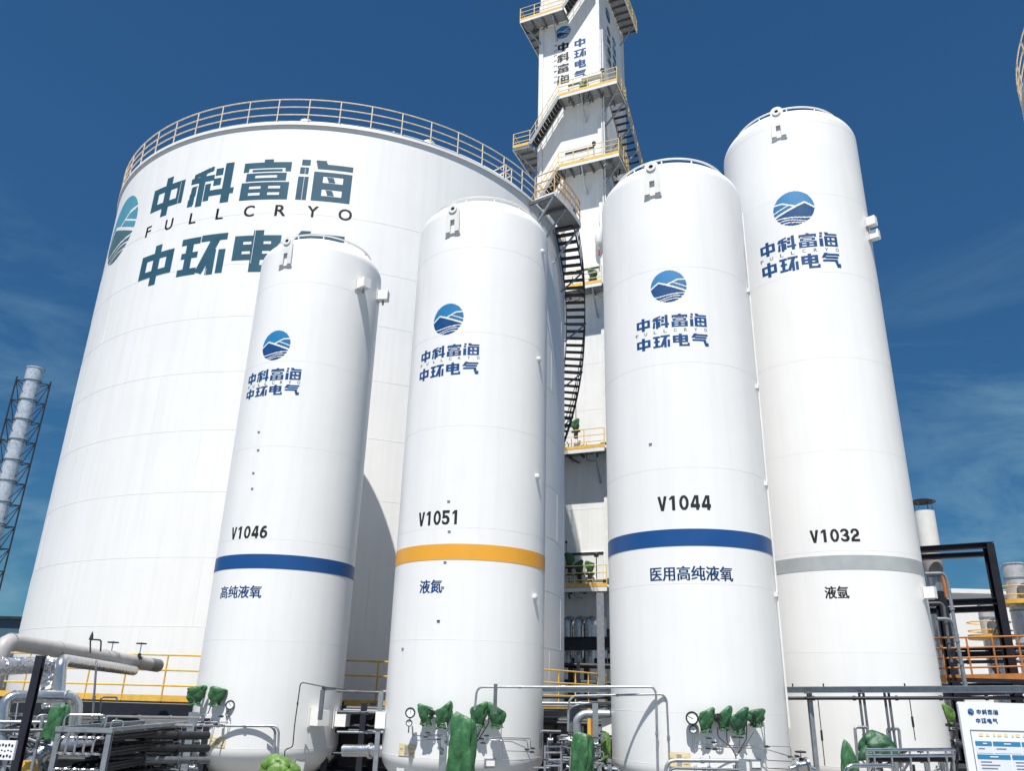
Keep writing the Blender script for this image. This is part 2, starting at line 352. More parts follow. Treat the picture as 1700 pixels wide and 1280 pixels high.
def on_tank(T, px0, px1, cx, y0, y1, eps=.0025, cyl=None):       # photo box -> bend map and size in metres
    ym = (y0 + y1) / 2; a, b = hit(px0, ym, T)[0], hit(px1, ym, T)[0]; zt, zb = hit(cx, y0, T)[1], hit(cx, y1, T)[1]
    th, zc = (a + b) / 2, (zt + zb) / 2
    return (lambda u, v: cyl_pt(T, th + u / T[2], zc + v, eps)), (b - a) * T[2], zt - zb

# ------------------------------------------------------------------ generic builders
def rail_parts(parent, path, posts, h, m, r=.024, rails=(1, .66, .33), closed=False, post_name='post', rail_name='rail', pr=None, toe=None, toe_m=None):
    for k in rails: MB().tube([p + Vector((0, 0, h * k)) for p in path], r, 6, closed=closed).build(rail_name, m, parent)
    for p in posts: MB().tube([p, p + Vector((0, 0, h))], pr or r, 6).build(post_name, m, parent)
    if toe:
        b = MB()
        for p, q in zip(path, path[1:]): b.beam(p + Vector((0, 0, toe / 2)), q + Vector((0, 0, toe / 2)), .012, toe)
        b.build('toe_board', toe_m or m, parent)
def lerp_pts(p, q, n): return [Vector(p).lerp(Vector(q), i / (n - 1)) for i in range(n)]
def tarp(c, w, h, seed, m='tarp', label='', d=None, group='green tarpaulin covers tied over valves', shape='bag'):
    rnd = random.Random(seed); d = d or w * (.50 if shape == 'bag' else .7); n, k = 72, 26; ph = [rnd.uniform(0, 6.28) for _ in range(8)]; lean = rnd.uniform(-.14, .14); mf = rnd.choice((5, 6, 7)); tw = rnd.uniform(-1.2, 1.2); tl = rnd.uniform(.08, .20) * rnd.choice((-1, 1)) * (1 if shape == 'bag' else .35); vs = []
    pf = {'bag': [(0, .74), (.10, .62), (.17, .58), (.42, .90), (.80, 1.0), (.94, .96), (.985, .86), (1, .72)], 'tall': [(0, 1.0), (.12, .96), (.45, 1.0), (.72, .92), (.93, .80), (.98, .72), (1, .58)], 'dome': [(0, 1.05), (.25, 1.0), (.55, .86), (.80, .62), (.95, .36), (1, .16)]}[shape]
    for i in range(k + 1):
        t = i / k; pr = lin(t, pf); am = .10 + .13 * (1 - t) ** .7
        for j in range(n):
            a = 2 * math.pi * j / n; sq = 1 / max(abs(math.cos(a + ph[4] * .12)), abs(math.sin(a + ph[4] * .12))) ** .55
            fold = abs(math.cos(mf * .5 * a + ph[0] + tw * t + .5 * math.sin(3 * t + ph[1]))) ** .55; diag = abs(math.sin(1.5 * a + ph[2] + 4.2 * t)) ** .5; dia2 = abs(math.sin(2 * a + ph[3] - 5.5 * t)) ** .5
            f = 1 - am * (1 - fold) - .15 * (1 - diag) - .13 * (1 - dia2) + .10 * mnoise.noise(Vector((math.cos(a) + seed, math.sin(a), t * 1.6)))
            vs.append(Vector((math.cos(a) * sq * w / 2 * pr * f + lean * w * t, math.sin(a) * sq * d / 2 * pr * f, h * (t + tl * math.cos(a) * t + .05 * math.sin(2 * a + ph[5]) * (1 - t) + .03 * math.cos(mf * a + ph[0]) * (1 - t)))))
    b = MB(); b.add(vs, [(i * n + j, i * n + (j + 1) % n, (i + 1) * n + (j + 1) % n, (i + 1) * n + j) for i in range(k) for j in range(n)] + [tuple(k * n + j for j in range(n)), tuple(range(n - 1, -1, -1))])
    c = Vector(c); z0 = c.z - h / 2; o = b.build('valve_cover', m, None, ang=32); o.location = (c.x, c.y, z0); tag(o, label, 'cover', group)
    if shape == 'bag':
        q = [o.location + Vector(vs[4 * n + j]) * 1.0 + (Vector(vs[4 * n + j]) - Vector((lean * w * .16, 0, vs[4 * n + j].z))) * .04 for j in range(0, n, 3)]; MB().tube(q, .009, 5, closed=True).build('tie_rope', 'black', o)
    return o
def gauge(c, nrm, r, label, needle=2.2):
    c = Vector(c); nrm = Vector(nrm).normalized(); g = thing('pressure_gauge', label, 'gauge', c, 'round pressure gauges on the tanks')
    MB().lathe([(0, -.09), (r * .9, -.09), (r, -.08), (r, .0), (r * .98, .012), (r * .78, .012), (r * .76, 0), (0, 0)], c, 32, nrm).build('case', 'black', g)
    MB().lathe([(0, .003), (r * .76, .003)], c, 32, nrm).build('dial', 'dial', g)
    X = Vector((0, 0, 1)).cross(nrm).normalized(); Z = nrm.cross(X); b = MB()
    dr = X * math.cos(needle) + Z * math.sin(needle)
    b.beam(c + nrm * .006 - dr * r * .2, c + nrm * .006 + dr * r * .66, r * .07, .003, nrm); b.build('needle', 'black', g)
    b = MB()
    for i in range(9):
        a = R(-40 + 260 * i / 8); e = X * math.cos(a) + Z * math.sin(a); b.beam(c + nrm * .0055 + e * r * .66, c + nrm * .0055 + e * r * .78, r * .05, .002, nrm)
    b.build('scale_marks', 'black', g)
    MB().cyl(c - nrm * .05 - Vector((0, 0, r)), c - nrm * .05 - Vector((0, 0, r + .12)), .015, 8).build('stem', 'stainless', g)
    return g
def pipe(name, pts, r, m, label, cat='pipe', bend=.15, n=12, group=None):
    b = MB().tube(pts, r, n, bend)
    for p, q in zip(pts, pts[1:]):
        p, q = Vector(p), Vector(q); l = (q - p).length; d = (q - p) / max(l, 1e-6)
        for i in range(1, int(l / .9) + 1):
            c = p + d * (l * i / (int(l / .9) + 1)); b.cyl(c - d * .03, c + d * .03, r * 1.28 + .004, n)
    return solo(b, name, m, label, cat, group)
def handwheel(c, r, m, label, stem=.3, tilt=(0, 0, 1)):
    c = Vector(c); g = thing('valve', label, 'valve', c - Vector((0, 0, stem)))
    b = MB(); b.tube([c + Vector((math.cos(a) * r, math.sin(a) * r, 0)) for a in [2 * math.pi * i / 20 for i in range(20)]], .016, 6, closed=True)
    for i in range(3): a = i * math.pi / 3; b.cyl(c + Vector((math.cos(a) * r, math.sin(a) * r, 0)), c - Vector((math.cos(a) * r, math.sin(a) * r, 0)), .01, 6)
    b.build('handwheel', m, g); MB().cyl(c + Vector((0, 0, .03)), c - Vector((0, 0, stem)), .014, 8).build('stem', 'stainless', g)
    MB().lathe([(0, -.02), (.07, -.02), (.07, .04), (.04, .06), (.04, .12), (0, .12)], c - Vector((0, 0, stem)), 16).build('bonnet', m, g)
    return g
exec_parts = []
# ================================================================== ground and far setting
b = MB(); n = 24
for i in range(n + 1):
    for j in range(n + 1): b.v.append((-3000 + 6000 * i / n, -1500 + 6000 * j / n, 0))
b.f = [(i * (n + 1) + j, (i + 1) * (n + 1) + j, (i + 1) * (n + 1) + j + 1, i * (n + 1) + j + 1) for i in range(n) for j in range(n)]
tag(b.build('ground', 'concrete', smooth=False), kind='structure')

# ================================================================== big storage tank
ZR = EYE + (22.13 - EYE) * KB; DZ = ZR - 22.13
bx, by, br = BIG
big = thing('storage_tank', 'huge white flat topped storage tank with large teal lettering behind the slim tanks', 'storage tank', (bx, by, 0))
prof = [(br, 0.0)] + [(br, z) for z in (1.5, 6, 12, 18)] + [(br, ZR)]
MB().lathe(prof, (bx, by, 0), 288).build('shell', 'white_big', big)
MB().lathe([(br - .02, ZR + .10)] + [(br * math.cos(R(a)), ZR + .10 + 1.35 * math.sin(R(a))) for a in range(6, 90, 6)] + [(0.01, ZR + 1.45)], (bx, by, 0), 144).build('roof', 'white_big', big)
MB().lathe([(br + .005, ZR - .03), (br + .05, ZR - .02), (br + .06, ZR - .06), (br + .08, ZR - .06), (br + .08, ZR + .06), (br - .02, ZR + .10)], (bx, by, 0), 288).build('rim_ring', 'white_big', big)
rnd = random.Random(3)
for i in range(9):
    z = EYE + (-.4 + 2.0 * i) * KB; b = MB(); b.ring(BIG, z, 0, .010, 288, dr=-.005)
    for k in range(7):
        th = R(-70 + 27.5 * k + (0, 9, 17, 5, 22, 13)[i % 6]); b.beam(cyl_pt(BIG, th, z), cyl_pt(BIG, th, min(z + 2, ZR - .1)),   .016, .014, up=(math.sin(th), -math.cos(th), 0))
    b.build('weld_seam', 'seam', big)
# roof railing: three curved rails and its posts
rl = MB(); NP = 57
for k, nm in ((1.1, 1), (.73, 1), (.37, 1)):
    MB().ring(BIG, ZR + .06 + k, .05, .024, 228).build('railing', 'cream', big)
for i in range(NP):
    th = 2 * math.pi * i / NP + .02; p = cyl_pt(BIG, th, ZR + .04, .05); MB().tube([p, p + Vector((0, 0, 1.12))], .024, 6).build('railing_post', 'cream', big)
for th, r in ((R(0), .3), (R(27), .32), (R(19), .2), (R(-40), .25)):
    MB().lathe([(r, 0), (r, .25), (r * .8, .42), (r * .3, .5), (0, .5)], cyl_pt(BIG, th, ZR + .1, -.5), 20).build('roof_nozzle', 'white_trim' if r != .2 else 'dark_steel', big)
MB().lathe([(br + .6, 0), (br + .6, 2.0), (br + .5, 2.05), (br + .002, 2.05)], (bx, by, 0), 128).build('foundation', 'concrete_dark', big)
# lettering on the storage tank
def big_row(chars, px0, px1, pxm, y0, y1, fx0, fx1, n=56):
    ta, tb = hit(px0, fx0, BIG)[0], hit(px1, fx1, BIG)[0]; zt, zb = hit(pxm, y0, BIG)[1], hit(pxm, y1, BIG)[1]; th, zc = (ta + tb) / 2, (zt + zb) / 2
    decal('lettering', row(chars, (tb - ta) * br, zt - zb, n, .12), lambda u, v: cyl_pt(BIG, th + u / br, zc + v, .007), 'teal', big, .16)
    return th, zc, (tb - ta) * br, zt - zb
r1 = big_row('中科富海', 253, 584, 397, 268, 333, 327, 302)
r2 = big_row('中环电气', 231, 572, 427, 382, 451, 447, 425)
ta, tb = hit(244, 386, BIG)[0], hit(578, 352, BIG)[0]; zc = (hit(456, 340, BIG)[1] + hit(456, 358, BIG)[1]) / 2; hh = hit(456, 340, BIG)[1] - hit(456, 358, BIG)[1]
for i, ch in enumerate('FULLCRYO'):
    th = ta + (tb - ta) * (i + .08) / 7.16
    font_decal('lettering', ch, hh * (.62 if ch in 'FL' else .82 if ch != 'O' else 1.0), hh, .012, lambda u, v: cyl_pt(BIG, th + u / br, zc + v, .007), 'black_ink', big)
the = hit(230.5, 345, BIG)[0]; zt, zb = hit(216, 326, BIG)[1], hit(192, 432, BIG)[1]; ed = zt - zb; the -= ed / 2 / br
for c, rects in emblem(110).items():
    decal('emblem', [tuple((q - .5) * ed for q in r) for r in rects], lambda u, v: cyl_pt(BIG, the + u / br, (zt + zb) / 2 + v, .007), {'sky': 'teal_light', 'mid': 'teal_light', 'deep': 'teal_dark'}[c], big, .16)

# stair spiralling round the right side of the storage tank
TH0, TH1, SL = 68.0, 178.0, .178 * KB
stair = thing('spiral_stair', 'dark open tread stair curving down the right side of the huge white tank', 'stair', cyl_pt(BIG, R(TH0), 0, .6))
zst = lambda th: 22.0 + DZ - (th - TH0) * SL
k = 0; th = TH0
while th < TH1 and zst(th) > 1.2:
    p, q = cyl_pt(BIG, R(th), zst(th), .12), cyl_pt(BIG, R(th), zst(th), .98)
    MB().beam(p, q, .26, .045).build('tread', 'tread', stair); th += .255 / SL
ths = [TH0 + (TH1 - TH0) * i / 70 for i in range(71)]
for dr in (.10, 1.0):
    b = MB()
    for a, c in zip(ths, ths[1:]): b.beam(cyl_pt(BIG, R(a), zst(a), dr), cyl_pt(BIG, R(c), zst(c), dr), .03, .24)
    b.build('stringer', 'dark_steel', stair)
for hgt in (1.05, .55): MB().tube([cyl_pt(BIG, R(a), zst(a) + hgt, 1.0) for a in ths], .022, 6).build('handrail', 'dark_steel', stair)
for i in range(0, 71, 3): a = ths[i]; MB().tube([cyl_pt(BIG, R(a), zst(a), 1.0), cyl_pt(BIG, R(a), zst(a) + 1.05, 1.0)], .02, 6).build('handrail_post', 'dark_steel', stair)
for i in range(5, 70, 6):
    a = ths[i]; z = zst(a) - .1
    b = MB(); b.beam(cyl_pt(BIG, R(a), z, 0), cyl_pt(BIG, R(a), z, 1.05), .07, .07); b.beam(cyl_pt(BIG, R(a), z - .95, 0), cyl_pt(BIG, R(a), z - .05, 1.0), .06, .06); b.build('bracket', 'galv_dull', stair)
# landing at the head of the stair
land = thing('stair_landing', 'orange railed landing at the head of the curved stair beside the tank rim', 'platform', cyl_pt(BIG, R(60), 21.9 + DZ, .8))
A0, A1 = 55, 68
lt = [A0 + (A1 - A0) * i / 10 for i in range(11)]
b = MB()
for a, c in zip(lt, lt[1:]):
    P = [cyl_pt(BIG, R(a), 21.98 + DZ, .3), cyl_pt(BIG, R(a), 21.98 + DZ, 1.32), cyl_pt(BIG, R(c), 21.98 + DZ, 1.32), cyl_pt(BIG, R(c), 21.98 + DZ, .3)]; b.poly(P, (0, 0, .05))
b.build('deck', 'grating', land)
b = MB()
for a, c in zip(lt, lt[1:]): b.beam(cyl_pt(BIG, R(a), 21.95 + DZ, 1.34), cyl_pt(BIG, R(c), 21.95 + DZ, 1.34), .03, .22)
b.beam(cyl_pt(BIG, R(A0), 21.95 + DZ, .3), cyl_pt(BIG, R(A0), 21.95 + DZ, 1.34), .03, .22); b.build('toe_board', 'white_trim', land)
for a in (A0, 60, A1):
    MB().beam(cyl_pt(BIG, R(a), 21.88 + DZ, .02), cyl_pt(BIG, R(a), 21.88 + DZ, 1.32), .09, .14).build('joist', 'galv_dull', land)
    MB().beam(cyl_pt(BIG, R(a), 20.2 + DZ, .02), cyl_pt(BIG, R(a), 21.8 + DZ, 1.25), .08, .08).build('strut', 'galv', land)
pth = [cyl_pt(BIG, R(A0), 22.03 + DZ, .3)] + [cyl_pt(BIG, R(a), 22.03 + DZ, 1.30) for a in lt]
rail_parts(land, pth, [pth[0]] + pth[1::2], 1.15, 'tan', .028)
for a in (48, 50):
    p = cyl_pt(BIG, R(a), ZR + .1, -.3); rail_parts(land, [p, cyl_pt(BIG, R(a), ZR + .1, -1.6)], [p, cyl_pt(BIG, R(a), ZR + .1, -1.6)], 1.1, 'cream')

# ================================================================== four slim tanks
def lug(T, px, py, ytop, parent):
    th, z0 = hit(px, py, T); ztop = at(px + 6, ytop, cyl_pt(T, th, 0, .08).y).z; n = Vector((math.sin(th), -math.cos(th), 0)); u = Vector((math.cos(th), math.sin(th), 0)); w = .40; H = ztop - z0
    o = cyl_pt(T, th, z0, .03); P = lambda a, h: o + u * a + Vector((0, 0, h))
    pts = [P(-w / 2, 0), P(-w * .16, 0), P(-w * .16, .34), P(0, .42), P(w * .16, .34), P(w * .16, 0), P(w / 2, 0)]
    r = w * .44; pts += [P(r * math.cos(a), H - r + r * math.sin(a)) for a in [math.pi * i / 14 for i in range(15)]]
    # outline as two convex halves and a cap so that the slot stays open
    b = MB(); t = n * .035
    b.poly([P(-w / 2, 0), P(-w * .16, 0), P(-w * .16, .36), P(-w / 2 * .97, .36)], t); b.poly([P(w * .16, 0), P(w / 2, 0), P(w / 2 * .97, .36), P(w * .16, .36)], t)
    b.poly([P(-w / 2 * .97, .36), P(w / 2 * .97, .36)] + pts[7:], t); lg = b.build('lifting_lug', 'white_trim', parent)
    c = P(0, H - r) + t
    MB().lathe([(.055, 0), (.055, .03), (.12, .03), (.12, 0)], c, 24, n).build('eye', 'white_trim', lg)
    MB().lathe([(0, .004), (.054, .004)], c, 20, n).build('dark_eye_disc', 'black', lg)  # flat black disc painted in for the dark inside an open hole
    MB().box(o - n * .01 + Vector((0, 0, -.03)), (w * 1.1, .035, .014), rz=th).build('foot', 'white_trim', lg)
def slim_tank(T, zb, zt, label, lugpx, bandy, band_m, seams, emb, l1, fl, l2, num, name, name_ink, mirror=False, n=40):
    x, y, r = T; t = thing('cryogenic_tank', label, 'tank', (x, y, 0), 'tall slim white tanks in a row')
    hd = .48 * r; N_ = 24
    prof = [(max(.001, r * math.cos(R(90 * i / N_))), zb - hd * math.sin(R(90 * i / N_))) for i in range(N_, -1, -1)] + [(r, zb + (zt - zb) * i / 6) for i in range(1, 6)] + [(max(.001, r * math.cos(R(90 * i / N_))), zt + hd * math.sin(R(90 * i / N_))) for i in range(N_ + 1)]
    MB().lathe(prof, (x, y, 0), 224).build('shell', 'white', t, ang=60)
    z1, z0 = bandy; MB().lathe([(r + .001, z0), (r + .005, z0), (r + .005, z1), (r + .001, z1)], (x, y, 0), 224).build('colour_band', band_m, t)
    for z in seams: MB().ring(T, z, 0, .009, 160, dr=-.006).build('weld_seam', 'seam', t)
    rr = r * .80; zz = zt + hd * .6 + .12
    rg = MB().ring(T, zz, rr - r, .027, 96).build('top_ring', 'white_trim', t)
    for k in range(12):
        a = 2 * math.pi * k / 12 + .2; MB().cyl(cyl_pt(T, a, zz - .2, rr - r), cyl_pt(T, a, zz, rr - r), .02, 6).build('ring_stub', 'white_trim', rg)
    lug(T, *lugpx, t)
    for k in range(4):
        a = R(45 + 90 * k); p = cyl_pt(T, a, 0, -.18); MB().box(p + Vector((0, 0, (zb + .1) / 2)), (.24, .24, zb + .1), rz=a).build('leg', 'white_trim', t)
        MB().box(p + Vector((0, 0, .015)), (.42, .42, .03), rz=a).build('foot_plate', 'galv', t)
    f, w, h = on_tank(T, emb[0], emb[2], (emb[0] + emb[2]) / 2, emb[1], emb[3]); d = (w + h) / 2
    for c, rects in emblem(64, mirror).items():
        decal('emblem', [tuple((q - .5) * d for q in rc) for rc in rects], f, {'sky': 'sky_ink', 'mid': 'mid_ink', 'deep': 'navy'}[c], t)
    for chars, bx4 in (('中科富海', l1), ('中环电气', l2)):
        f, w, h = on_tank(T, bx4[0], bx4[2], (bx4[0] + bx4[2]) / 2, bx4[1], bx4[3]); decal('lettering', row(chars, w, h, 40, .11), f, 'navy', t)
    f, w, h = on_tank(T, fl[0], fl[2], (fl[0] + fl[2]) / 2, fl[1], fl[3])
    for i, ch in enumerate('FULLCRYO'):
        u0 = -w / 2 + w * (i + .1) / 7.2; font_decal('lettering', ch, h * .85, h, .012, lambda u, v: f(u0 + u, v), 'ink', t)
    f, w, h = on_tank(T, num[1], num[3], (num[1] + num[3]) / 2, num[2], num[4]); 
    cw = w / 5.72
    for i, ch in enumerate(num[0]):
        u0 = -w / 2 + i * cw * 1.18; decal('number_figure', [(u0 + a * cw, (b_ - .5) * h, u0 + c * cw, (d_ - .5) * h) for a, b_, c, d_ in glyph(ch, 44)], f, 'black_ink', t)
    f, w, h = on_tank(T, name[1], name[3], (name[1] + name[3]) / 2, name[2], name[4]); font_decal('product_name', name[0], w, h, .012, f, name_ink, t, 1.0)
    return t
sm = lambda z0, k, st=2.41: [z0 + st * i for i in range(k)]
t1 = slim_tank(TK1, 1.38, 14.5, 'slim white tank with a blue band, numbered V1046', (474, 440, 391), (5.79, 5.44), 'blue', [1.38] + sm(3.76, 5),
   (437, 549, 482, 597), (414, 611.5, 500, 631), (414, 632.8, 497.5, 637.8), (410.5, 639, 497, 656), ('V1046', 385, 873.5, 444, 894), ('高纯液氧', 367, 972.5, 434, 993), 'navy')
t2 = slim_tank(TK2, 1.43, 14.5, 'slim white tank with an amber band, numbered V1051', (752, 386, 337), (5.80, 5.45), 'amber', [1.43] + sm(3.76, 5),
   (720.5, 504.5, 769.8, 554.5), (700, 572, 795.5, 591.5), (700, 593.5, 795.5, 598), (697, 602.5, 794.5, 623), ('V1051', 695.5, 848, 762.5, 871.5), ('液氮', 697.4, 963, 733.7, 985), 'navy')
t3 = slim_tank(TK3, 1.50, 14.75, 'slim white tank with a blue band, numbered V1044', (1084, 323, 267), (5.97, 5.62), 'blue', [1.52, 2.45] + sm(4.87, 4),
   (1079.7, 449, 1140.4, 501), (1055.6, 521.5, 1172.7, 543), (1056, 545.8, 1173, 550.8), (1056, 554.5, 1176, 575.5), ('V1044', 1092, 822.5, 1180, 847), ('医用高纯液氧', 1080, 940, 1216, 964), 'navy')
t4 = slim_tank(TK4, 1.40, 18.4, 'tallest slim white tank with a grey band, numbered V1032', (1294, 227, 177), (5.91, 5.58), 'grey_band', [1.4, 3.76, 6.02] + sm(8.45, 5, 2.45),
   (1283, 317, 1352.5, 374), (1259.5, 388.7, 1390, 412.5), (1262, 414.8, 1392, 420.3), (1262.5, 422.5, 1395.5, 447.5), ('V1032', 1344.8, 878.5, 1427, 900), ('液氩', 1369.6, 973.5, 1409, 994), 'black_ink', True)
# small fittings welded to the tanks
def fit_box(T, px, py, s, parent, name='junction_box', proud=.22, arm=True, m='box'):
    th, z = hit(px, py, T); c = cyl_pt(T, th, z, proud / 2 + .03); bxo = MB().box(c, (s[0], proud, s[1]), rz=th).build(name, m, parent, smooth=False)
    MB().box(cyl_pt(T, th, z, .012), (s[0] * 1.3, .02, s[1] * 1.25), rz=th).build('back_plate', 'white_trim', bxo, smooth=False)
    return bxo
for px, py in ((597, 474), (627, 492)):
    o = fit_box(TK1, px, py, (.26, .30), t1, proud=.30)
    th, z = hit(px, py, TK1); MB().cyl(cyl_pt(TK1, th, z - .30, .18), cyl_pt(TK1, th, z - .14, .18), .03, 8).build('gland', 'galv', o)
for px, py in ((523, 1192), (558, 1194)): fit_box(TK1, px, py, (.34, .34), t1, proud=.28)
for px, py in ((1438, 371), (1443, 393), (1533, 985)): fit_box(TK4, px, py, (.20, .26), t4, proud=.24)
for T, t, pts in ((TK1, t1, ((430, 717), (429, 747), (421, 785), (419, 811))), (TK2, t2, ((745, 832), (746, 882), (739, 933), (735, 975), (728, 1031), (669, 1077))), (TK3, t3, ((1080, 737),))):
    for i, (px, py) in enumerate(pts):
        th, z = hit(px, py, T); MB().box(cyl_pt(T, th, z, .010), (.07, .02, .024), rz=th).build('clip', 'black' if i == 4 else 'galv', t, smooth=False)
for px, py in ((906, 418), (900, 597), (897, 792), (893, 992)):
    th, z = hit(px - 6, py, TK2); MB().lathe([(.07, 0), (.07, .05), (.04, .065), (0, .065)], cyl_pt(TK2, th, z), 16, (math.sin(th), -math.cos(th), 0)).build('nozzle', 'white_trim', t2)
for T, t, px, py, w, h in ((TK1, t1, 361, 1233, 27, 17), (TK2, t2, 676, 1246, 27, 20), (TK3, t3, 1128, 1262, 38, 24)):
    f, w, h = on_tank(T, px - w / 2, px + w / 2, px, py - h / 2, py + h / 2, .012)
    pl = decal('name_plate', [(-w / 2, -h / 2, w / 2, h / 2)], f, 'plate_beige', t)
    g = lambda u, v, f=f, T=T: f(u, v) + (f(u, v) - Vector((T[0], T[1], f(u, v).z))).normalized() * .004
    decal('print', [(-w * .1, -h * .42 + h * .12 * i, w * .12, -h * .35 + h * .12 * i) for i in range(7)] + [(w * .2, -h * .3, w * .42, -h * .25), (w * .2, h * .1, w * .4, h * .14), (-w * .42, h * .05, -w * .2, h * .1)], g, 'plate_grey', pl)
for T, t, px, py in ((TK2, t2, 813, 1268), (TK3, t3, 1253, 1270)):
    th, z = hit(px, py, T); o = MB().box(cyl_pt(T, th, z, .02), (.24, .04, .18), rz=th).build('data_plate', 'galv', t, smooth=False)
    MB().box(cyl_pt(T, th, z, .045), (.18, .012, .10), rz=th).build('plate_face', 'dial', o, smooth=False)
# slim conduit running down the right flank of the third tank
b = MB(); th = R(62)
b.tube([cyl_pt(TK3, th, z, .05) for z in (14.2, 10, 6, 2.2)], .022, 8); cd = b.build('conduit', 'white_trim', t3)
for z in (12, 9.5, 7.2, 4.8): MB().box(cyl_pt(TK3, th, z, .03), (.12, .07, .10), rz=th).build('conduit_clip', 'white_trim', cd)

# ================================================================== cold box tower
TC = Vector((5.12 * KB, 41.5 * KB, 0)); EX = Vector((math.cos(R(24)), -math.sin(R(24)), 0)); BK = Vector((math.sin(R(24)), math.cos(R(24)), 0)); UZ = Vector((0, 0, 1))
def on_tower(px, py, d):                                       # ray to the plane d metres in front of the front face
    o = Vector((0, 0, EYE)); r_ = ray(px, py); t = ((TC - BK * d * KB - o).dot(BK)) / r_.dot(BK); return o + r_ * t
def TW(u, d, z): return TC + EX * (u * KB) + BK * (d * KB) + UZ * z
TA = (EX * KB, BK * KB, UZ)
zA, zB, zD, zE, zF, zG = [on_tower(px, py, 1.15).z for px, py in ((900, 22), (960, 150), (944, 273), (985, 470), (965, 745), (965, 975))]
tower = thing('cold_box_tower', 'tall square white cold box tower with railed platforms rising behind the tanks', 'tower', TW(-2, 3, 0))
ZT = 56
MB().box(TW(-2, 2.95, (ZT + 6.6) / 2), (4.0, 5.9, ZT - 6.6), ax=TA).build('body', 'white_box', tower, smooth=False)
for u, d in ((0, 0), (-4, 0), (0, 5.9), (-4, 5.9)): MB().box(TW(u, d, ZT / 2 + 3), (.22, .22, ZT - 6), ax=TA).build('corner_post', 'white_trim', tower, smooth=False)
for z in [9.5 + 2.9 * i for i in range(15)]:
    b = MB(); b.box(TW(-2, -.001, z), (3.7, .008, .05), ax=TA); b.box(TW(.001, 2.95, z), (.008, 5.6, .05), ax=TA); b.build('panel_joint', 'seam', tower, smooth=False)
for u in (.2, .34): MB().cyl(TW(u, -.22, 6), TW(u, -.22, 46), .05, 8).build('riser_pipe', 'white_trim', tower)
for u in (-4.15,): MB().cyl(TW(u, -.1, 20), TW(u, -.1, 50), .045, 8).build('riser_pipe', 'white_trim', tower)
for z, u, hw in ((zD + .2, -1.35, 1.9), (zF + .2, -2.3, 1.2), (zE + .1, -.9, 1.4), (zG + .3, -2.0, 3.6), (zB + .1, -1.2, 1.8)):
    nb = MB().box(TW(u, -.03, z + .95), (hw, .06, 1.5), ax=TA).build('valve_recess', 'white_trim', tower, smooth=False)
    MB().box(TW(u, -.075, z + 1.62), (hw, .03, .12), ax=TA).build('recess_lip', 'dark_steel', nb, smooth=False)
    for i in range(max(2, int(hw * 4))): MB().cyl(TW(u - hw / 2 + .15 + i * .22, -.05, z + .5), TW(u - hw / 2 + .15 + i * .22, -.35, z + .55), .045, 8).build('valve_stem', 'galv', nb)
def tower_deck(z, cells_, rail_path, post_every, struts, h=1.1, rm='yellow_pale'):
    b = MB()
    for u0, u1, d0, d1 in cells_: b.box(TW((u0 + u1) / 2, (d0 + d1) / 2, z - .03), (u1 - u0, d1 - d0, .05), ax=TA)
    dk = b.build('platform', 'grating', tower, smooth=False)
    for u0, u1, d0, d1 in cells_:
        b = MB(); n_ = max(2, round(max(u1 - u0, d1 - d0) / .7))
        if u1 - u0 > d1 - d0:
            for i in range(n_ + 1): u = u0 + (u1 - u0) * i / n_; b.box(TW(u, (d0 + d1) / 2, z - .14), (.08, d1 - d0, .16), ax=TA)
        else:
            for i in range(n_ + 1): d = d0 + (d1 - d0) * i / n_; b.box(TW((u0 + u1) / 2, d, z - .14), (u1 - u0, .08, .16), ax=TA)
        b.build('joist', 'galv_dull', dk, smooth=False)
    P = [TW(u, d, z) for u, d in rail_path]; posts = []
    for p, q in zip(P, P[1:]):
        k = max(1, round((q - p).length / post_every)); posts += [p.lerp(q, i / k) for i in range(k)]
    posts.append(P[-1]); rail_parts(dk, P, posts, h, rm, .026, toe=.18, toe_m='yellow')
    rn = random.Random(int(z * 7))
    for u0, u1, d0, d1 in cells_:
        for i in range(int((u1 - u0) * (d1 - d0) * 2.2)):
            q = TW(rn.uniform(u0 + .1, u1 - .1), rn.uniform(d0 + .2, d1 - .05), z); l = rn.uniform(.2, 1.0); k = rn.random()
            if k < .5: MB().tube([q + UZ * l, q - UZ * rn.uniform(.2, .5), q - UZ * .5 + EX * rn.uniform(-.6, .6)], rn.choice((.02, .03, .05)), 6, .1).build('pipework', rn.choice(('galv_dull', 'dark_steel', 'stainless')), dk)
            else: MB().box(q + UZ * l * .6, (rn.uniform(.12, .35), .14, rn.uniform(.12, .3)), ax=TA).build('instrument_box', rn.choice(('galv_dull', 'dark_steel', 'white_trim')), dk, smooth=False)
    b = MB()
    for p, q in zip(P, P[1:]): b.beam(p - UZ * .14, q - UZ * .14, .05, .2)
    b.build('edge_channel', 'white_trim', dk, smooth=False)
    for (u, d, uw, dw) in struts: MB().beam(TW(u, d, z - .2), TW(uw, dw, z - 1.75), .09, .09).build('strut', 'galv', dk, smooth=False)
    return dk
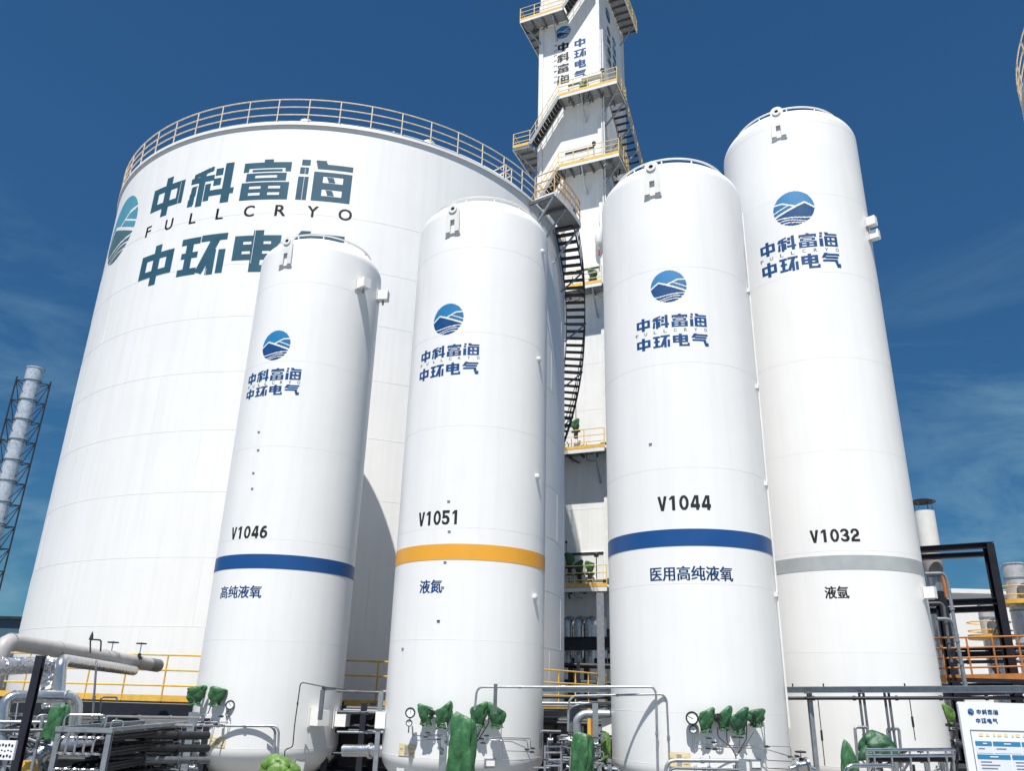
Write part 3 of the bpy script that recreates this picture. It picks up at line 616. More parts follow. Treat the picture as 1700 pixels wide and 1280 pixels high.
def tower_stair(p0, p1, side, width=.75, m='grating', rail_m='yellow_pale'):
    p0, p1 = TW(*p0), TW(*p1); sd = (EX * side[0] + BK * side[1]) * width; b = MB()
    b.beam(p0, p1, .05, .24); b.beam(p0 + sd, p1 + sd, .05, .24); st = b.build('stair', m, tower, smooth=False); n_ = max(3, int(abs(p1.z - p0.z) / .24)); f = Vector((p1.x - p0.x, p1.y - p0.y, 0)).normalized()
    for i in range(1, n_):
        c = p0.lerp(p1, i / n_) + sd / 2; MB().box(c, (.24, width - .06, .035), ax=(f, sd.normalized(), UZ)).build('tread', 'tread', st, smooth=False)
    for s in (Vector((0, 0, 0)), sd):
        for hh in (1.0, .52): MB().tube([p0 + s + UZ * hh, p1 + s + UZ * hh], .022, 6).build('rail', rail_m, st)
        for i in range(6): q = p0.lerp(p1, i / 5) + s; MB().tube([q, q + UZ], .022, 6).build('post', rail_m, st)
W = 1.15
# levels: front platform at the right half wrapping on to the side, a side stair going down and back, a front stair going down and left
tower_deck(zA, [(-5.2, -2.1, -W, -.02), (-5.2, -4.05, 0, 3)], [(-5.2, 3), (-5.2, -W), (-2.1, -W)], 1.2, [(-5.0, -.9, -4, -.02), (-2.9, -.9, -2.9, -.02)])
tower_stair((-2.1, -W, zA), (.2, -W, zA + 3.6), (0, 1), .8)
tower_deck(zA + 3.6, [(.2, 1.3, -W, -.02), (.02, W, 0, 6)], [(.2, -W), (W, -W), (W, 6.1)], 1.2, [(W - .1, .2, .02, .2), (W - .1, 5.4, .02, 5.4)])
WS = 1.5
for z, z_low in ((zB, zB - 3.3), (zD, zD - 2.9)):
    tower_deck(z, [(-2.35, WS, -W, -.02), (.02, WS, 0, .9)], [(-2.35, -W), (WS, -W), (WS, .9)], 1.1, [(-.9, -W + .1, -.9, -.02), (WS - .1, -.6, .02, .0), (WS - .1, .8, .02, .9)])
    tower_stair((.45, .9, z), (.45, 6.0, z_low), (1, 0), 1.0)
    tower_deck(z_low, [(.02, WS + .45, 6.0, 8.0)], [(WS + .45, 6.0), (WS + .45, 8.0), (-.5, 8.0)], 1.0, [(WS + .3, 6.2, .02, 5.8), (WS + .3, 7.6, -.1, 5.95)])
    tower_stair((-2.35, -W, z), (-4.3, -W, z - 3.3), (0, 1), .8)
    tower_deck(z - 3.3, [(-5.45, -4.3, -W, 1.6)], [(-4.3, -W), (-5.45, -W), (-5.45, 1.6)], 1.1, [(-5.3, -1.0, -4.05, -.02), (-5.3, .6, -4.02, .6)])
    for d in (2.2, 3.6, 5.0): MB().beam(TW(WS - .1, d, z - (z - z_low) * (d - .9) / 5.1 - .3), TW(.02, d, z - (z - z_low) * (d - .9) / 5.1 - 1.9), .09, .09).build('strut', 'galv', tower, smooth=False)
for z in (zE, zF, zG):
    tower_deck(z, [(-4.2, W * .25, -W, -.02)], [(-4.2, -W), (W * .25, -W)], 1.2, [(-.3, -W + .1, -.3, -.02), (-3.6, -W + .1, -3.6, -.02)])
# open steelwork and pipes below the tower body
for u in (-4, -2.6, -1.2, 0): MB().ibeam(TW(u, .2, 0), TW(u, .2, 6.7), .3, .3, up=(EX.x, EX.y, 0)).build('column', 'galv_dull', tower, smooth=False)
for u in (-4, 0): MB().ibeam(TW(u, 5.6, 0), TW(u, 5.6, 6.7), .3, .3).build('column', 'dark_steel', tower, smooth=False)
for z in (2.6, 4.4): MB().ibeam(TW(-4.3, .2, z), TW(.4, .2, z), .2, .3).build('floor_beam', 'dark_steel', tower, smooth=False)
# lettering on two faces of the tower
def loc_front(px, py): p = on_tower(px, py, 0) - TC; return p.dot(EX) / KB, p.z
def loc_side(px, py):
    o = Vector((0, 0, EYE)); r_ = ray(px, py); t = (TC - o).dot(EX) / r_.dot(EX); p = o + r_ * t - TC; return p.dot(BK) / KB, p.z
for face, loc, e0, c1, c2, c3, cw in (('front', loc_front, (935, 53), ((935, 77), (935, 131)), ((963, 70), (963, 123)), ((922, 76), (922, 136)), .84), ('side', loc_side, (1009, 25), ((1009.5, 50), (1012.5, 104)), ((1018, 66), (1021.5, 116)), ((1005, 50), (1007, 108)), .84)):
    fn = (lambda u, v: TW(u, -.008, v)) if face == 'front' else (lambda u, v: TW(.008, u, v))
    uc, zc = loc(*e0); d = 1.12
    for c, rects in emblem(40).items(): decal('emblem', [(uc + (a - .5) * d, zc + (b_ - .5) * d, uc + (c_ - .5) * d, zc + (e - .5) * d) for a, b_, c_, e in rects], fn, {'sky': 'sky_ink', 'mid': 'mid_ink', 'deep': 'navy'}[c], tower)
    for chars, (pa, pb), m in (('中科富海', c1, 'black_ink'), ('中环电气', c2, 'navy')):
        (ua, za), (ub, zb_) = loc(*pa), loc(*pb); st = (za - zb_) / 3; u0 = (ua + ub) / 2; hh = st * .78
        for i, ch in enumerate(chars):
            decal('lettering', [(u0 + (a - .5) * cw, za - i * st + (b_ - .5) * hh, u0 + (c_ - .5) * cw, za - i * st + (e - .5) * hh) for a, b_, c_, e in glyph(ch, 28)], fn, m, tower)
    (ua, za), (ub, zb_) = loc(*c3[0]), loc(*c3[1])
    for i, ch in enumerate('FULLCRYO'):
        font_decal('lettering', ch, .15, .22, .012, lambda u, v: fn((ua + ub) / 2 + v, za - i * (za - zb_) / 7 - u), 'ink', tower)
# ================================================================== far things on the left and right
c = at(60, 612, 70); cx0, cy0, zt = c.x, c.y, c.z
st = thing('chimney_stack', 'silver flue stack held in a slender steel lattice at the far left', 'chimney', (cx0, cy0, 0))
MB().lathe([(.70, 0), (.70, zt - 1.3), (.74, zt - 1.3), (.76, zt), (.80, zt), (.80, zt - .1)], (cx0, cy0, 0), 32).build('flue', 'flue', st)
for z in [zt - 1.3 - 1.9 * i for i in range(14)]: MB().lathe([(.70, -.04), (.76, -.04), (.76, .04), (.70, .04)], (cx0, cy0, z), 32).build('flue_collar', 'galv_dull', st)
lg = [(1.55, .2), (-.95, 1.35), (-.95, -.95)]
for a, d in lg: MB().cyl((cx0 + a, cy0 + d, 0), (cx0 + a, cy0 + d, zt - 1.2), .07, 8).build('lattice_leg', 'dark_steel', st)
for i in range(15):
    z = zt - 1.5 - 1.9 * i; b = MB()
    for k in range(3):
        p, q = lg[k], lg[(k + 1) % 3]; b.cyl((cx0 + p[0], cy0 + p[1], z), (cx0 + q[0], cy0 + q[1], z), .045, 6)
        b.cyl((cx0 + p[0], cy0 + p[1], z), (cx0 + q[0] * .0 + (p[0] + q[0]) / 2, cy0 + (p[1] + q[1]) / 2, z - 1.9), .035, 6); b.cyl((cx0 + q[0], cy0 + q[1], z), (cx0 + (p[0] + q[0]) / 2, cy0 + (p[1] + q[1]) / 2, z - 1.9), .035, 6)
    b.build('lattice_brace', 'dark_steel', st)
sh = thing('far_shed', 'dark blue grey flat roofed shed on the skyline at the far left', 'shed', (-58, 84, 0))
zf = at(10, 1028, 80).z
MB().box((-58, 84, zf / 2), (26, 8, zf)).build('wall', 'far', sh, smooth=False); MB().box((-58, 83.9, zf + .1), (26.6, 8.6, .25)).build('roof', 'dark_steel', sh, smooth=False)

hz = at(1600, 985, 58)
hl = thing('pale_hall', 'large pale clad hall standing behind the black steel frame', 'building', (hz.x, 66, 0))
MB().box((hz.x + 6, 66, hz.z / 2), (30, 16, hz.z)).build('wall', 'hall', hl, smooth=False); MB().box((hz.x + 6, 65.95, hz.z + .12), (30.5, 16.4, .3)).build('roof', 'white_trim', hl, smooth=False)
for i in range(9): MB().box((hz.x - 8 + 3.4 * i, 57.97, hz.z / 2), (.06, .08, hz.z - .3)).build('cladding_joint', 'seam', hl, smooth=False)
# second storage tank whose rim reaches into the top right corner
ZB2 = 22.08; B2 = (26.2, 16.6, 10.4); tk = thing('storage_tank', 'white storage tank of which only the railed rim shows at the upper right edge', 'storage tank', (B2[0], B2[1], 0))
MB().lathe([(10.4, 0), (10.4, ZB2)], (B2[0], B2[1], 0), 200).build('shell', 'white_big', tk)
MB().lathe([(10.4, ZB2 - .03), (10.50, ZB2 - .02), (10.51, ZB2 - .07), (10.53, ZB2 - .07), (10.53, ZB2 + .06), (10.4, ZB2 + .10), (6, ZB2 + .8), (.01, ZB2 + 1.2)], (B2[0], B2[1], 0), 200).build('rim_ring', 'white_big', tk)
for z in (16.3, 18.3, 20.3): MB().ring(B2, z, 0, .013, 160, dr=-.003).build('weld_seam', 'seam', tk)
for k in (1.1, .73, .37): MB().ring(B2, ZB2 + .06 + k, .09, .024, 160).build('railing', 'cream', tk)
for i in range(57): p = cyl_pt(B2, 2 * math.pi * i / 57 + .03, ZB2 + .04, .09); MB().tube([p, p + Vector((0, 0, 1.12))], .024, 6).build('railing_post', 'cream', tk)

# ================================================================== walkway round the foot of the storage tank
WR = 1.75; TW_ = (bx, by, br + WR); zw = hit(250, 1164, TW_)[1]
wk = thing('walkway', 'yellow railed walkway curving round the foot of the huge storage tank', 'walkway', cyl_pt(BIG, R(-8), 0, 1))
A = [R(-95 + 195 * i / 110) for i in range(111)]
b = MB()
for a, c in zip(A, A[1:]): b.poly([cyl_pt(BIG, a, zw - .06, .05), cyl_pt(BIG, a, zw - .06, WR), cyl_pt(BIG, c, zw - .06, WR), cyl_pt(BIG, c, zw - .06, .05)], (0, 0, .05))
b.build('deck', 'dark_steel', wk)
b = MB()
for a, c in zip(A, A[1:]): b.beam(cyl_pt(BIG, a, zw + .07, WR), cyl_pt(BIG, c, zw + .07, WR), .012, .16)
b.build('toe_board', 'yellow', wk)
b = MB()
for a, c in zip(A, A[1:]): b.beam(cyl_pt(BIG, a, zw - .26, WR - .02), cyl_pt(BIG, c, zw - .26, WR - .02), .08, .38)
b.build('edge_girder', 'black_steel', wk)
for k in (1.2, .8, .4): MB().tube([cyl_pt(BIG, a, zw + k, WR) for a in A], .025, 6).build('rail', 'yellow', wk)
for a in A[::3]: p = cyl_pt(BIG, a, zw, WR); MB().tube([p, p + Vector((0, 0, 1.2))], .025, 6).build('post', 'yellow', wk)
for a in A[::6]: MB().beam(cyl_pt(BIG, a, 0, WR - .1), cyl_pt(BIG, a, zw - .3, WR - .1), .14, .14).build('column', 'black_steel', wk)

# ================================================================== pipe racks near the ground, their dark pipe colours painting in deep shade
def pipe_rack(label, p0, p1, depth, zs, pipes, m_post='black_steel'):
    p0, p1 = Vector((p0[0], p0[1], 0)), Vector((p1[0], p1[1], 0)); d = (p1 - p0).normalized(); nrm = Vector((-d.y, d.x, 0)); rk = thing('pipe_rack', label, 'pipe rack', (p0 + p1) / 2)
    Ln = (p1 - p0).length; k = max(2, round(Ln / 2.2)); top = max(zs) + .25
    for i in range(k + 1):
        for s in (0, depth): q = p0 + d * (Ln * i / k) + nrm * s; MB().ibeam(q, q + UZ * top, .14, .14, .012).build('post', m_post, rk, smooth=False)
    for z in zs:
        for i in range(k + 1): q = p0 + d * (Ln * i / k) + UZ * (z - .09); MB().beam(q, q + nrm * depth, .1, .12).build('cross_beam', m_post, rk, smooth=False)
    for z, off, r, m in pipes:
        MB().tube([p0 - d * .3 + nrm * off + UZ * z, p1 + d * .3 + nrm * off + UZ * z], r, 14).build('pipe', m, rk)
    return rk
rnd = random.Random(11)
def mixpipes(zs, depth, n, dark=.7):
    out = []
    for z in zs:
        o = .12
        while o < depth - .05:
            r = rnd.choice((.035, .05, .06, .09)); out.append((z + r, o + r, r, 'dark_steel' if rnd.random() < dark else rnd.choice(('galv_dull', 'black_steel', 'black_steel')))); o += 2 * r + rnd.uniform(.05, .16)
    return out
q0, q1 = at(20, 1200, 20.2), at(345, 1200, 20.4)
pipe_rack('dark pipe rack under the yellow walkway at the lower left', q0, q1, 1.5, (.55, 1.0, 1.4, 1.75), mixpipes((.55, 1.0, 1.4, 1.75), 1.5, 5))
q0, q1 = at(545, 1200, 21.5), at(660, 1200, 21.5)
pipe_rack('dark pipe rack between the V1046 and V1051 tanks', q0, q1, 1.4, (.7, 1.2, 1.7, 2.15), mixpipes((.7, 1.2, 1.7, 2.15), 1.4, 5))
q0, q1 = at(890, 1200, 21.5), at(1030, 1200, 21.5)
pipe_rack('dark pipe rack between the V1051 and V1044 tanks', q0, q1, 1.4, (.6, 1.1, 1.6, 2.0), mixpipes((.6, 1.1, 1.6, 2.0), 1.4, 5))
q0, q1 = at(1540, 1200, 21.5), at(1760, 1200, 21.5)
pipe_rack('dark pipe rack behind the white notice board', q0, q1, 1.6, (.7, 1.2, 1.7, 2.1), mixpipes((.7, 1.2, 1.7, 2.1), 1.6, 5))
q0, q1 = at(870, 1100, 38), at(1050, 1100, 38)
pipe_rack('dark pipe bridge crossing in front of the cold box tower', q0, q1, 1.6, (1.5, 2.4, 3.2, 3.9), mixpipes((1.5, 2.4, 3.2, 3.9), 1.6, 5, .8))

# ================================================================== lower left: insulated pipes
P = lambda *a: at(*a)
wp = thing('pipe', 'thick off white jacketed pipe running to the storage tank at the lower left', 'pipe', P(130, 1080, 20))
pa, pb = P(6, 1064, 16.6), P(246, 1103, 22.6)
MB().tube([pa - UZ * .9 - Vector((.0, .0, 0)), pa, pb], .165, 20, .3).build('jacket', 'pipe_white', wp)
MB().cyl(pb, pb + (pb - pa).normalized() * .55, .168, 20).build('end_sleeve', 'galv_dull', wp)
for t in (.03, .3, .62, .88): q = pa.lerp(pb, t); MB().cyl(q, q + (pb - pa).normalized() * .03, .172, 20).build('jacket_band', 'galv', wp)
q = P(150, 1085, 19.3); MB().tube([q, P(150, 1062, 19.3), P(168, 1063, 19.5), P(167, 1082, 19.6)], .018, 8, .06).build('vent_loop', 'dark_steel', wp)
MB().lathe([(0, 0), (.05, 0), (.03, .12), (0, .2)], P(151, 1063, 19.3), 10).build('vent_cap', 'dark_steel', wp)
handwheel(P(188, 1067, 20.6), .12, 'black_steel', 'dark handwheel valve above the off white pipe, nearer its middle', .32)
handwheel(P(235, 1069, 21.8), .12, 'black_steel', 'dark handwheel valve near the end sleeve of the off white pipe', .36)
fo = thing('pipe', 'foil wrapped crinkled pipe under the off white pipe', 'pipe', P(50, 1110, 16))
b = MB(); pts = [P(-25, 1108, 15.2), P(82, 1104, 16.6), P(84, 1175, 16.6)]
b.tube(lerp_pts(pts[0], pts[1], 60) + lerp_pts(pts[1] - UZ * .05, pts[2], 30), [.15 + .022 * mnoise.noise(Vector((i * .9, 0, 3))) for i in range(90)], 18)
o = b.build('foil_wrap', 'foil', fo)
vp = thing('pipe', 'shiny clad riser pipe bending right below the off white pipe', 'pipe', P(98, 1150, 16.4))
MB().tube([P(95, 1185, 16.4), P(101, 1096, 16.4), P(222, 1114, 21.5)], .115, 18, .22).build('cladding', 'clad', vp)
sp = thing('pipe', 'shiny clad pipe with two elbows and a yellow band at the lower left', 'pipe', P(70, 1158, 15.2))
MB().tube([P(4, 1240, 14.8), P(6, 1157, 14.8), P(130, 1157, 15.6), P(122, 1222, 15.6)], .10, 18, .24).build('cladding', 'clad', sp)
u, v = P(76, 1157, 15.25), P(90, 1157, 15.35); MB().cyl(u, v, .104, 18).build('colour_band', 'yellow', sp)
for px in (20, 50, 110): u = P(px, 1157, 15.2 - .3 + px * .005); MB().cyl(u, u + Vector((.03, 0, 0)), .105, 18).build('jacket_band', 'galv', sp)
el = thing('pipe', 'large shiny elbow pipe with a yellow band beside the finned vaporizer', 'pipe', P(60, 1270, 13))
MB().tube([P(40, 1340, 15.0), P(56, 1244, 15.0), P(150, 1240, 15.6)], .17, 20, .42).build('cladding', 'clad', el)
u, v = P(50, 1280, 15.0), P(53, 1262, 15.0); MB().cyl(u, v, .175, 20).build('colour_band', 'yellow', el)
for a in ((50, 1257), (62, 1243)): MB().tube(lerp_pts(P(a[0] - 10, a[1] - 8, 14.75), P(a[0] + 10, a[1] + 6, 14.75), 2), .006, 6).build('jacket_joint', 'galv_dull', el)
q = P(66, 1100, 13.5); solo(MB().ibeam(Vector((q.x, q.y, 0)), Vector((q.x, q.y, q.z + .1)), .11, .11, .012), 'post', 'black_steel', 'slim black post in front of the foil wrapped pipe', 'post', smooth=False)
tarp(P(92, 1200, 14.4), .34, .52, 5, 'tarp', 'tall green cover tied over a valve above the finned vaporizer', shape='tall')
pn = thing('control_board', 'small white diagram board with black marks at the lower left corner', 'panel', P(12, 1260, 12.6))
q = P(10, 1246, 12.6); MB().box(q, (.26, .05, .25)).build('board', 'sign', pn, smooth=False)
b = MB()
for i in range(5):
    for j in range(3): b.box(q + Vector((-.09 + .045 * i, -.027, -.08 + .07 * j + .01 * (i % 2))), (.026, .004, .03 if j != 1 else .012))
b.build('print', 'black_ink', pn, smooth=False); MB().cyl(q - UZ * 1.9 + Vector((0, .05, 0)), q + Vector((0, .05, 0)), .03, 8).build('pole', 'galv', pn)
for i, (px, y0, y1, Y) in enumerate(((158, 1102, 1215, 16.3), (165, 1160, 1205, 16.6), (30, 1165, 1215, 14.9), (45, 1165, 1212, 15.1))):
    pass
pipe('pipe', [P(152, 1216, 16.3), P(160, 1104, 16.3), P(160, 1098, 16.4)], .02, 'galv_dull', 'thin upright grey pipe rising to the off white pipe', bend=.05)
pipe('pipe', [P(163, 1210, 16.6), P(168, 1158, 16.6), P(194, 1158, 16.8), P(194, 1164, 16.8)], .018, 'galv_dull', 'thin grey pipe bent over beneath the yellow toe board', bend=.05)
pipe('pipe', [P(-10, 1199, 14.6), P(80, 1200, 14.9)], .028, 'galv', 'thin level grey pipe crossing behind the black post', bend=.05)
pipe('pipe', [P(-10, 1214, 14.4), P(78, 1213, 14.7)], .026, 'galv_dull', 'lower thin level pipe crossing behind the black post', bend=.05)
pipe('pipe', [P(22, 1222, 14.7), P(30, 1165, 14.9)], .014, 'galv_dull', 'thin upright tube left of the black post', bend=.05)
pipe('pipe', [P(55, 1222, 14.9), P(62, 1188, 14.9), P(82, 1187, 15), P(80, 1222, 15)], .016, 'galv', 'thin grey hoop of pipe beside the tall green cover', bend=.08)
# finned vaporizer: frame, rows of finned tubes and their return bends
vz = thing('vaporizer', 'finned tube vaporizer in a grey frame with rows of return bends', 'vaporizer', P(142, 1280, 14) - UZ * 1)
VY0 = 14.0; L0, R0 = P(100, 1211, VY0), P(184, 1211, VY0)
zt_ = L0.z; X0, X1 = L0.x, R0.x
for x in (X0, X1):
    for yy in (VY0, VY0 + 3.2): MB().ibeam((x, yy, 0), (x, yy, zt_ + .02), .08, .08, .01).build('frame_post', 'galv', vz, smooth=False)
for yy in (VY0, VY0 + 3.2): MB().beam((X0 - .05, yy - .03, zt_), (X1 + .05, yy - .03, zt_), .05, .07).build('frame_beam', 'galv', vz, smooth=False)
for x in (X0, X1): MB().beam((x, VY0, zt_ + .01), (x, VY0 + 3.2, zt_ + .01), .06, .06).build('frame_beam', 'galv', vz, smooth=False)
for rw in range(4):
    z = zt_ - .12 - .225 * rw
    for k in range(5):
        x = X0 + .14 + (X1 - X0 - .22) * k / 4.2; b = MB(); b.cyl((x, VY0 + .12, z), (x, VY0 + 3.1, z), .022, 8)
        for a in range(6): e = Vector((math.cos(a * math.pi / 3), 0, math.sin(a * math.pi / 3))) * .062; b.beam(Vector((x, VY0 + .3, z)) + e * .5, Vector((x, VY0 + 3, z)) + e * .5, .004, .062, up=(e.x, 0, e.z))
        b  .build('finned_tube', 'dark_steel', vz, smooth=False)
    if rw % 2 == 0:
        for k in range(5):
            x = X0 + .14 + (X1 - X0 - .22) * k / 4.2; MB().tube([(x + .05, VY0 + .2, z), (x + .05, VY0 - .06, z), (x - .07, VY0 - .10, z + .01), (x - .085, VY0 - .10, z - .22), (x + .03, VY0 - .06, z - .235), (x + .03, VY0 + .2, z - .235)], .018, 10, .07).build('return_bend', 'stainless', vz)
pipe('pipe', [P(104, 1216, 13.95), P(108, 1187, 13.95), P(178, 1188, 14.1), P(172, 1214, 14.1)], .017, 'stainless', 'thin bright pipe looped over the vaporizer frame', bend=.09)
pipe('pipe', [P(168, 1208, 14.3), P(173, 1190, 14.3), P(330, 1192, 16.4)], .02, 'stainless', 'thin bright pipe running right from the vaporizer to the V1046 tank', bend=.09)
pipe('pipe', [P(183, 1214, 14.4), P(186, 1197, 14.4), P(205, 1198, 14.5), P(203, 1216, 14.5)], .015, 'galv', 'small bent pipe on the right shoulder of the vaporizer frame', bend=.05)
for i, (y, r, m, lab) in enumerate(((1221, .075, 'dark_steel', 'topmost of the thick level pipes right of the vaporizer'), (1242, .07, 'dark_steel', 'middle thick level pipe right of the vaporizer'), (1262, .065, 'galv_dull', 'lowest thick level pipe right of the vaporizer'))):
    pipe('pipe', [P(178, y, 15.2), P(345, y + 1, 17.2)], r, m, lab, bend=.1, n=16)
pipe('pipe', [P(250, 1210, 16.2), P(262, 1204, 16.3), P(318, 1206, 17.0)], .035, 'clad', 'bright short pipe ending at the post left of the V1046 tank', bend=.1)

# ================================================================== posts, tubes, gauges and covers at the slim tanks
def gpost(px, y0, Y, lab, w=.14, zb=0.0):
    q = at(px, y0, Y); return solo(MB().ibeam((q.x, q.y, zb), (q.x, q.y, q.z), w, w, .012), 'post', 'galv', lab, 'post', 'galvanised steel posts beside the tanks', smooth=False)
gpost(322, 1183, 18.8, 'galvanised post at the left flank of the V1046 tank', .16)
gpost(633, 1148, 19.2, 'galvanised post between the V1046 and V1051 tanks', .10)
gpost(737, 1222, 17.5, 'short galvanised post left of the tallest green cover', .14)
gpost(988, 1168, 18.0, 'galvanised post left of the V1044 tank beside the wrapped valve', .11)
gpost(1343, 1149, 18.3, 'galvanised post under the cable tray in front of the V1032 tank', .09)
nv = lambda T, px, py: Vector((math.sin(hit(px, py, T)[0]), -math.cos(hit(px, py, T)[0]), 0))
def onT(T, px, py, dr): th, z = hit(px, py, T); return cyl_pt(T, th, z, dr)
# V1046
tarp(P(325, 1156, 20.3), .46, .42, 21, 'tarp', 'left crumpled green cover on the valves at the left of the V1046 tank')
tarp(P(358, 1157, 20.15), .42, .40, 22, 'tarp', 'right crumpled green cover, beside the gauges of the V1046 tank')
gauge(P(382, 1171, 20.12), (.22, -1, .05), .105, 'large black rimmed gauge on the V1046 tank', 2.0)
gauge(P(379, 1186, 20.17), (.22, -1, .05), .065, 'small black rimmed gauge under the large one on the V1046 tank', 2.6)
tarp(P(466, 1272, 18.6), .80, .42, 23, 'tarp_lime', 'olive green cover low in front of the V1046 tank', shape='dome')
def tubing(lab, paths, r=.010, m='stainless', valves=()):
    t = thing('instrument_tubing', lab, 'tubing', paths[0][0])
    for p in paths: MB().tube(p, r, 6, .05).build('tube', m, t)
    for v in valves:
        o = MB().box(v, (.07, .06, .05)).build('needle_valve', 'stainless', t); MB().cyl(v, Vector(v) + Vector((0, -.09, 0)), .012, 6).build('valve_stem', 'black', o); MB().beam(Vector(v) + Vector((-.05, -.09, 0)), Vector(v) + Vector((.05, -.09, 0)), .02, .02).build('valve_handle', 'black', o)
    return t
tubing('thin tubes and small valves under the gauges of the V1046 tank', [[P(382, 1182, 20.1), P(381, 1200, 20.1), P(328, 1199, 19.6)], [P(378, 1193, 20.1), P(376, 1205, 20.1), P(326, 1203, 19.6)], [P(333, 1170, 19.6), P(335, 1192, 19.6), P(323, 1196, 19.5)], [P(350, 1170, 20.1), P(345, 1188, 20.05), P(330, 1192, 19.9)]], valves=[P(337, 1200, 19.6), P(360, 1203, 19.6), P(368, 1190, 20.05)])
tubing('black cable loop beneath the crumpled covers of the V1046 tank', [[P(352, 1168, 20.05), P(345, 1186, 20.0), P(322, 1192, 19.9)]], .011, 'black')
pipe('pipe', [P(318, 1205, 20.06), P(450, 1206, 20.08), P(457, 1214, 20.08), P(453, 1285, 20.08)], .030, 'galv', 'grey pipe bent down across the front of the V1046 tank', bend=.14)
pipe('pipe', [P(440, 1205.5, 20.0), P(458, 1206, 20.0), P(463, 1214, 20.0), P(460, 1285, 20.0)], .026, 'galv', 'second grey pipe bent down beside the olive green cover', bend=.12)
pipe('pipe', [P(472, 1262, 20.0), P(473, 1244, 20.05), P(486, 1242, 20.05), P(489, 1205, 20.05), P(499, 1133, 20.05), P(545, 1142, 20.05), P(645, 1154, 19.8)], .013, 'dark_steel', 'thin dark gooseneck pipe climbing the front of the V1046 tank', bend=.09)
b = MB(); u = P(531, 1196, 20.1); b.beam(P(536, 1146, 20.1), u, .09, .09, (0, 1, 0)); b.beam(P(534, 1144, 20.1), P(557, 1144, 20.2), .09, .07); solo(b, 'bracket', 'galv_dull', 'grey square bracket carrying the gooseneck pipe above the white boxes', 'bracket', smooth=False)
q = P(635, 1140, 19.3); pipe('pipe', [P(560, 1148, 20), P(625, 1150, 19.6), P(660, 1149, 19.6)], .025, 'galv_dull', 'level grey pipe from the V1046 tank to the post at its right', bend=.1)
pipe('pipe', [P(570, 1247, 20.3), P(660, 1248, 20.0)], .13, 'clad', 'thick bright pipe low between the V1046 and V1051 tanks', n=18)
pipe('pipe', [P(560, 1216, 20.3), P(660, 1217, 20.0)], .025, 'galv', 'thin bright pipe low between the V1046 and V1051 tanks')
pipe('pipe', [P(560, 1184, 20.3), P(660, 1184, 20.0)], .03, 'galv_dull', 'dull grey pipe at gauge height between the V1046 and V1051 tanks')
o = solo(MB().box(P(632, 1196, 19.2), (.22, .16, .34)), 'junction_box', 'box', 'small white box on the post between the V1046 and V1051 tanks', 'box', smooth=False)
# V1051
YS = onT(TK3, 1095, 1155, .06).y
gauge(P(681, 1184, 17.93), (.05, -1, .05), .105, 'large black rimmed gauge on the V1051 tank', 1.4)
gauge(P(679, 1201, 17.95), (.05, -1, .05), .068, 'small black rimmed gauge under the large one on the V1051 tank', 2.4)
tarp(P(708, 1188, 17.89), .35, .38, 31, 'tarp', 'green cover next to the gauges of the V1051 tank')
tarp(P(735, 1190, 17.87), .35, .44, 32, 'tarp', 'green cover left of the tallest cover on the V1051 tank')
tarp(P(795, 1188, 17.85), .36, .44, 33, 'tarp', 'green cover right of the tallest cover on the V1051 tank')
tarp(P(825, 1191, 17.87), .37, .42, 34, 'tarp', 'green cover farthest from the gauges of the V1051 tank')
tarp(P(766, 1248, 16.8), .58, 1.25, 35, 'tarp', 'tallest draped green cover standing in front of the V1051 tank', shape='tall')
pipe('pipe', [P(788, 1180, 17.3), P(792, 1141, 17.3), P(1084, 1141, YS), P(1089, 1150, YS), P(1092, 1290, YS)], .022, 'galv', 'long grey pipe hooked over from the V1051 tank to the V1044 tank', bend=.14)
pipe('pipe', [P(943, 1215, 17.2), P(944, 1166, 17.2), P(952, 1156, 17.2), P(1100, 1153, YS - .03), P(1107, 1162, YS - .03), P(1113, 1290, YS - .03)], .022, 'galv', 'lower grey pipe hooked down the front of the V1044 tank', bend=.14)
q = P(823, 1136, 17.25); solo(MB().beam(Vector((q.x, q.y, P(823, 1186, 17.25).z)), q, .075, .075), 'bracket', 'galv_dull', 'square grey upright crossing the hooked pipe above a green cover', 'bracket', smooth=False)
tubing('thin tubes and valves under the left covers of the V1051 tank', [[P(685, 1206, 17.5), P(686, 1222, 17.5), P(735, 1223, 17.3)], [P(684, 1206, 17.5), P(685, 1230, 17.5), P(734, 1228, 17.3)], [P(706, 1200, 17.4), P(707, 1220, 17.4), P(735, 1221, 17.3)], [P(740, 1200, 17.4), P(744, 1222, 17.3)]], valves=[P(711, 1217, 17.4), P(707, 1224, 17.4), P(728, 1228, 17.4), P(741, 1210, 17.4)])
tubing('thin tubes fanning right to the small valves at the flank of the V1051 tank', [[P(796, 1210, 17.3), P(790, 1228, 17.3), P(820, 1225, 17.3), P(881, 1227, 17.6), P(881, 1243, 17.6)], [P(790, 1230, 17.3), P(840, 1228, 17.3), P(875, 1230, 17.6), P(877, 1245, 17.6)], [P(832, 1208, 17.3), P(832, 1247, 17.3), P(884, 1249, 17.6)], [P(833, 1234, 17.3), P(833, 1262, 17.3), P(878, 1264, 17.6), P(882, 1280, 17.6)], [P(815, 1230, 17.2), P(850, 1232, 17.3), P(872, 1242, 17.5), P(885, 1275, 17.5)]], .009, valves=[P(800, 1227, 17.3), P(808, 1222, 17.3), P(875, 1245, 17.55), P(884, 1243, 17.55), P(883, 1249, 17.55), P(802, 1234, 17.3)])
tubing('black cables under the right covers of the V1051 tank', [[P(810, 1185, 17.25), P(812, 1200, 17.2), P(796, 1226, 17.2), P(791, 1232, 17.2)], [P(800, 1204, 17.25), P(797, 1215, 17.2), P(790, 1230, 17.2)]], .011, 'black')
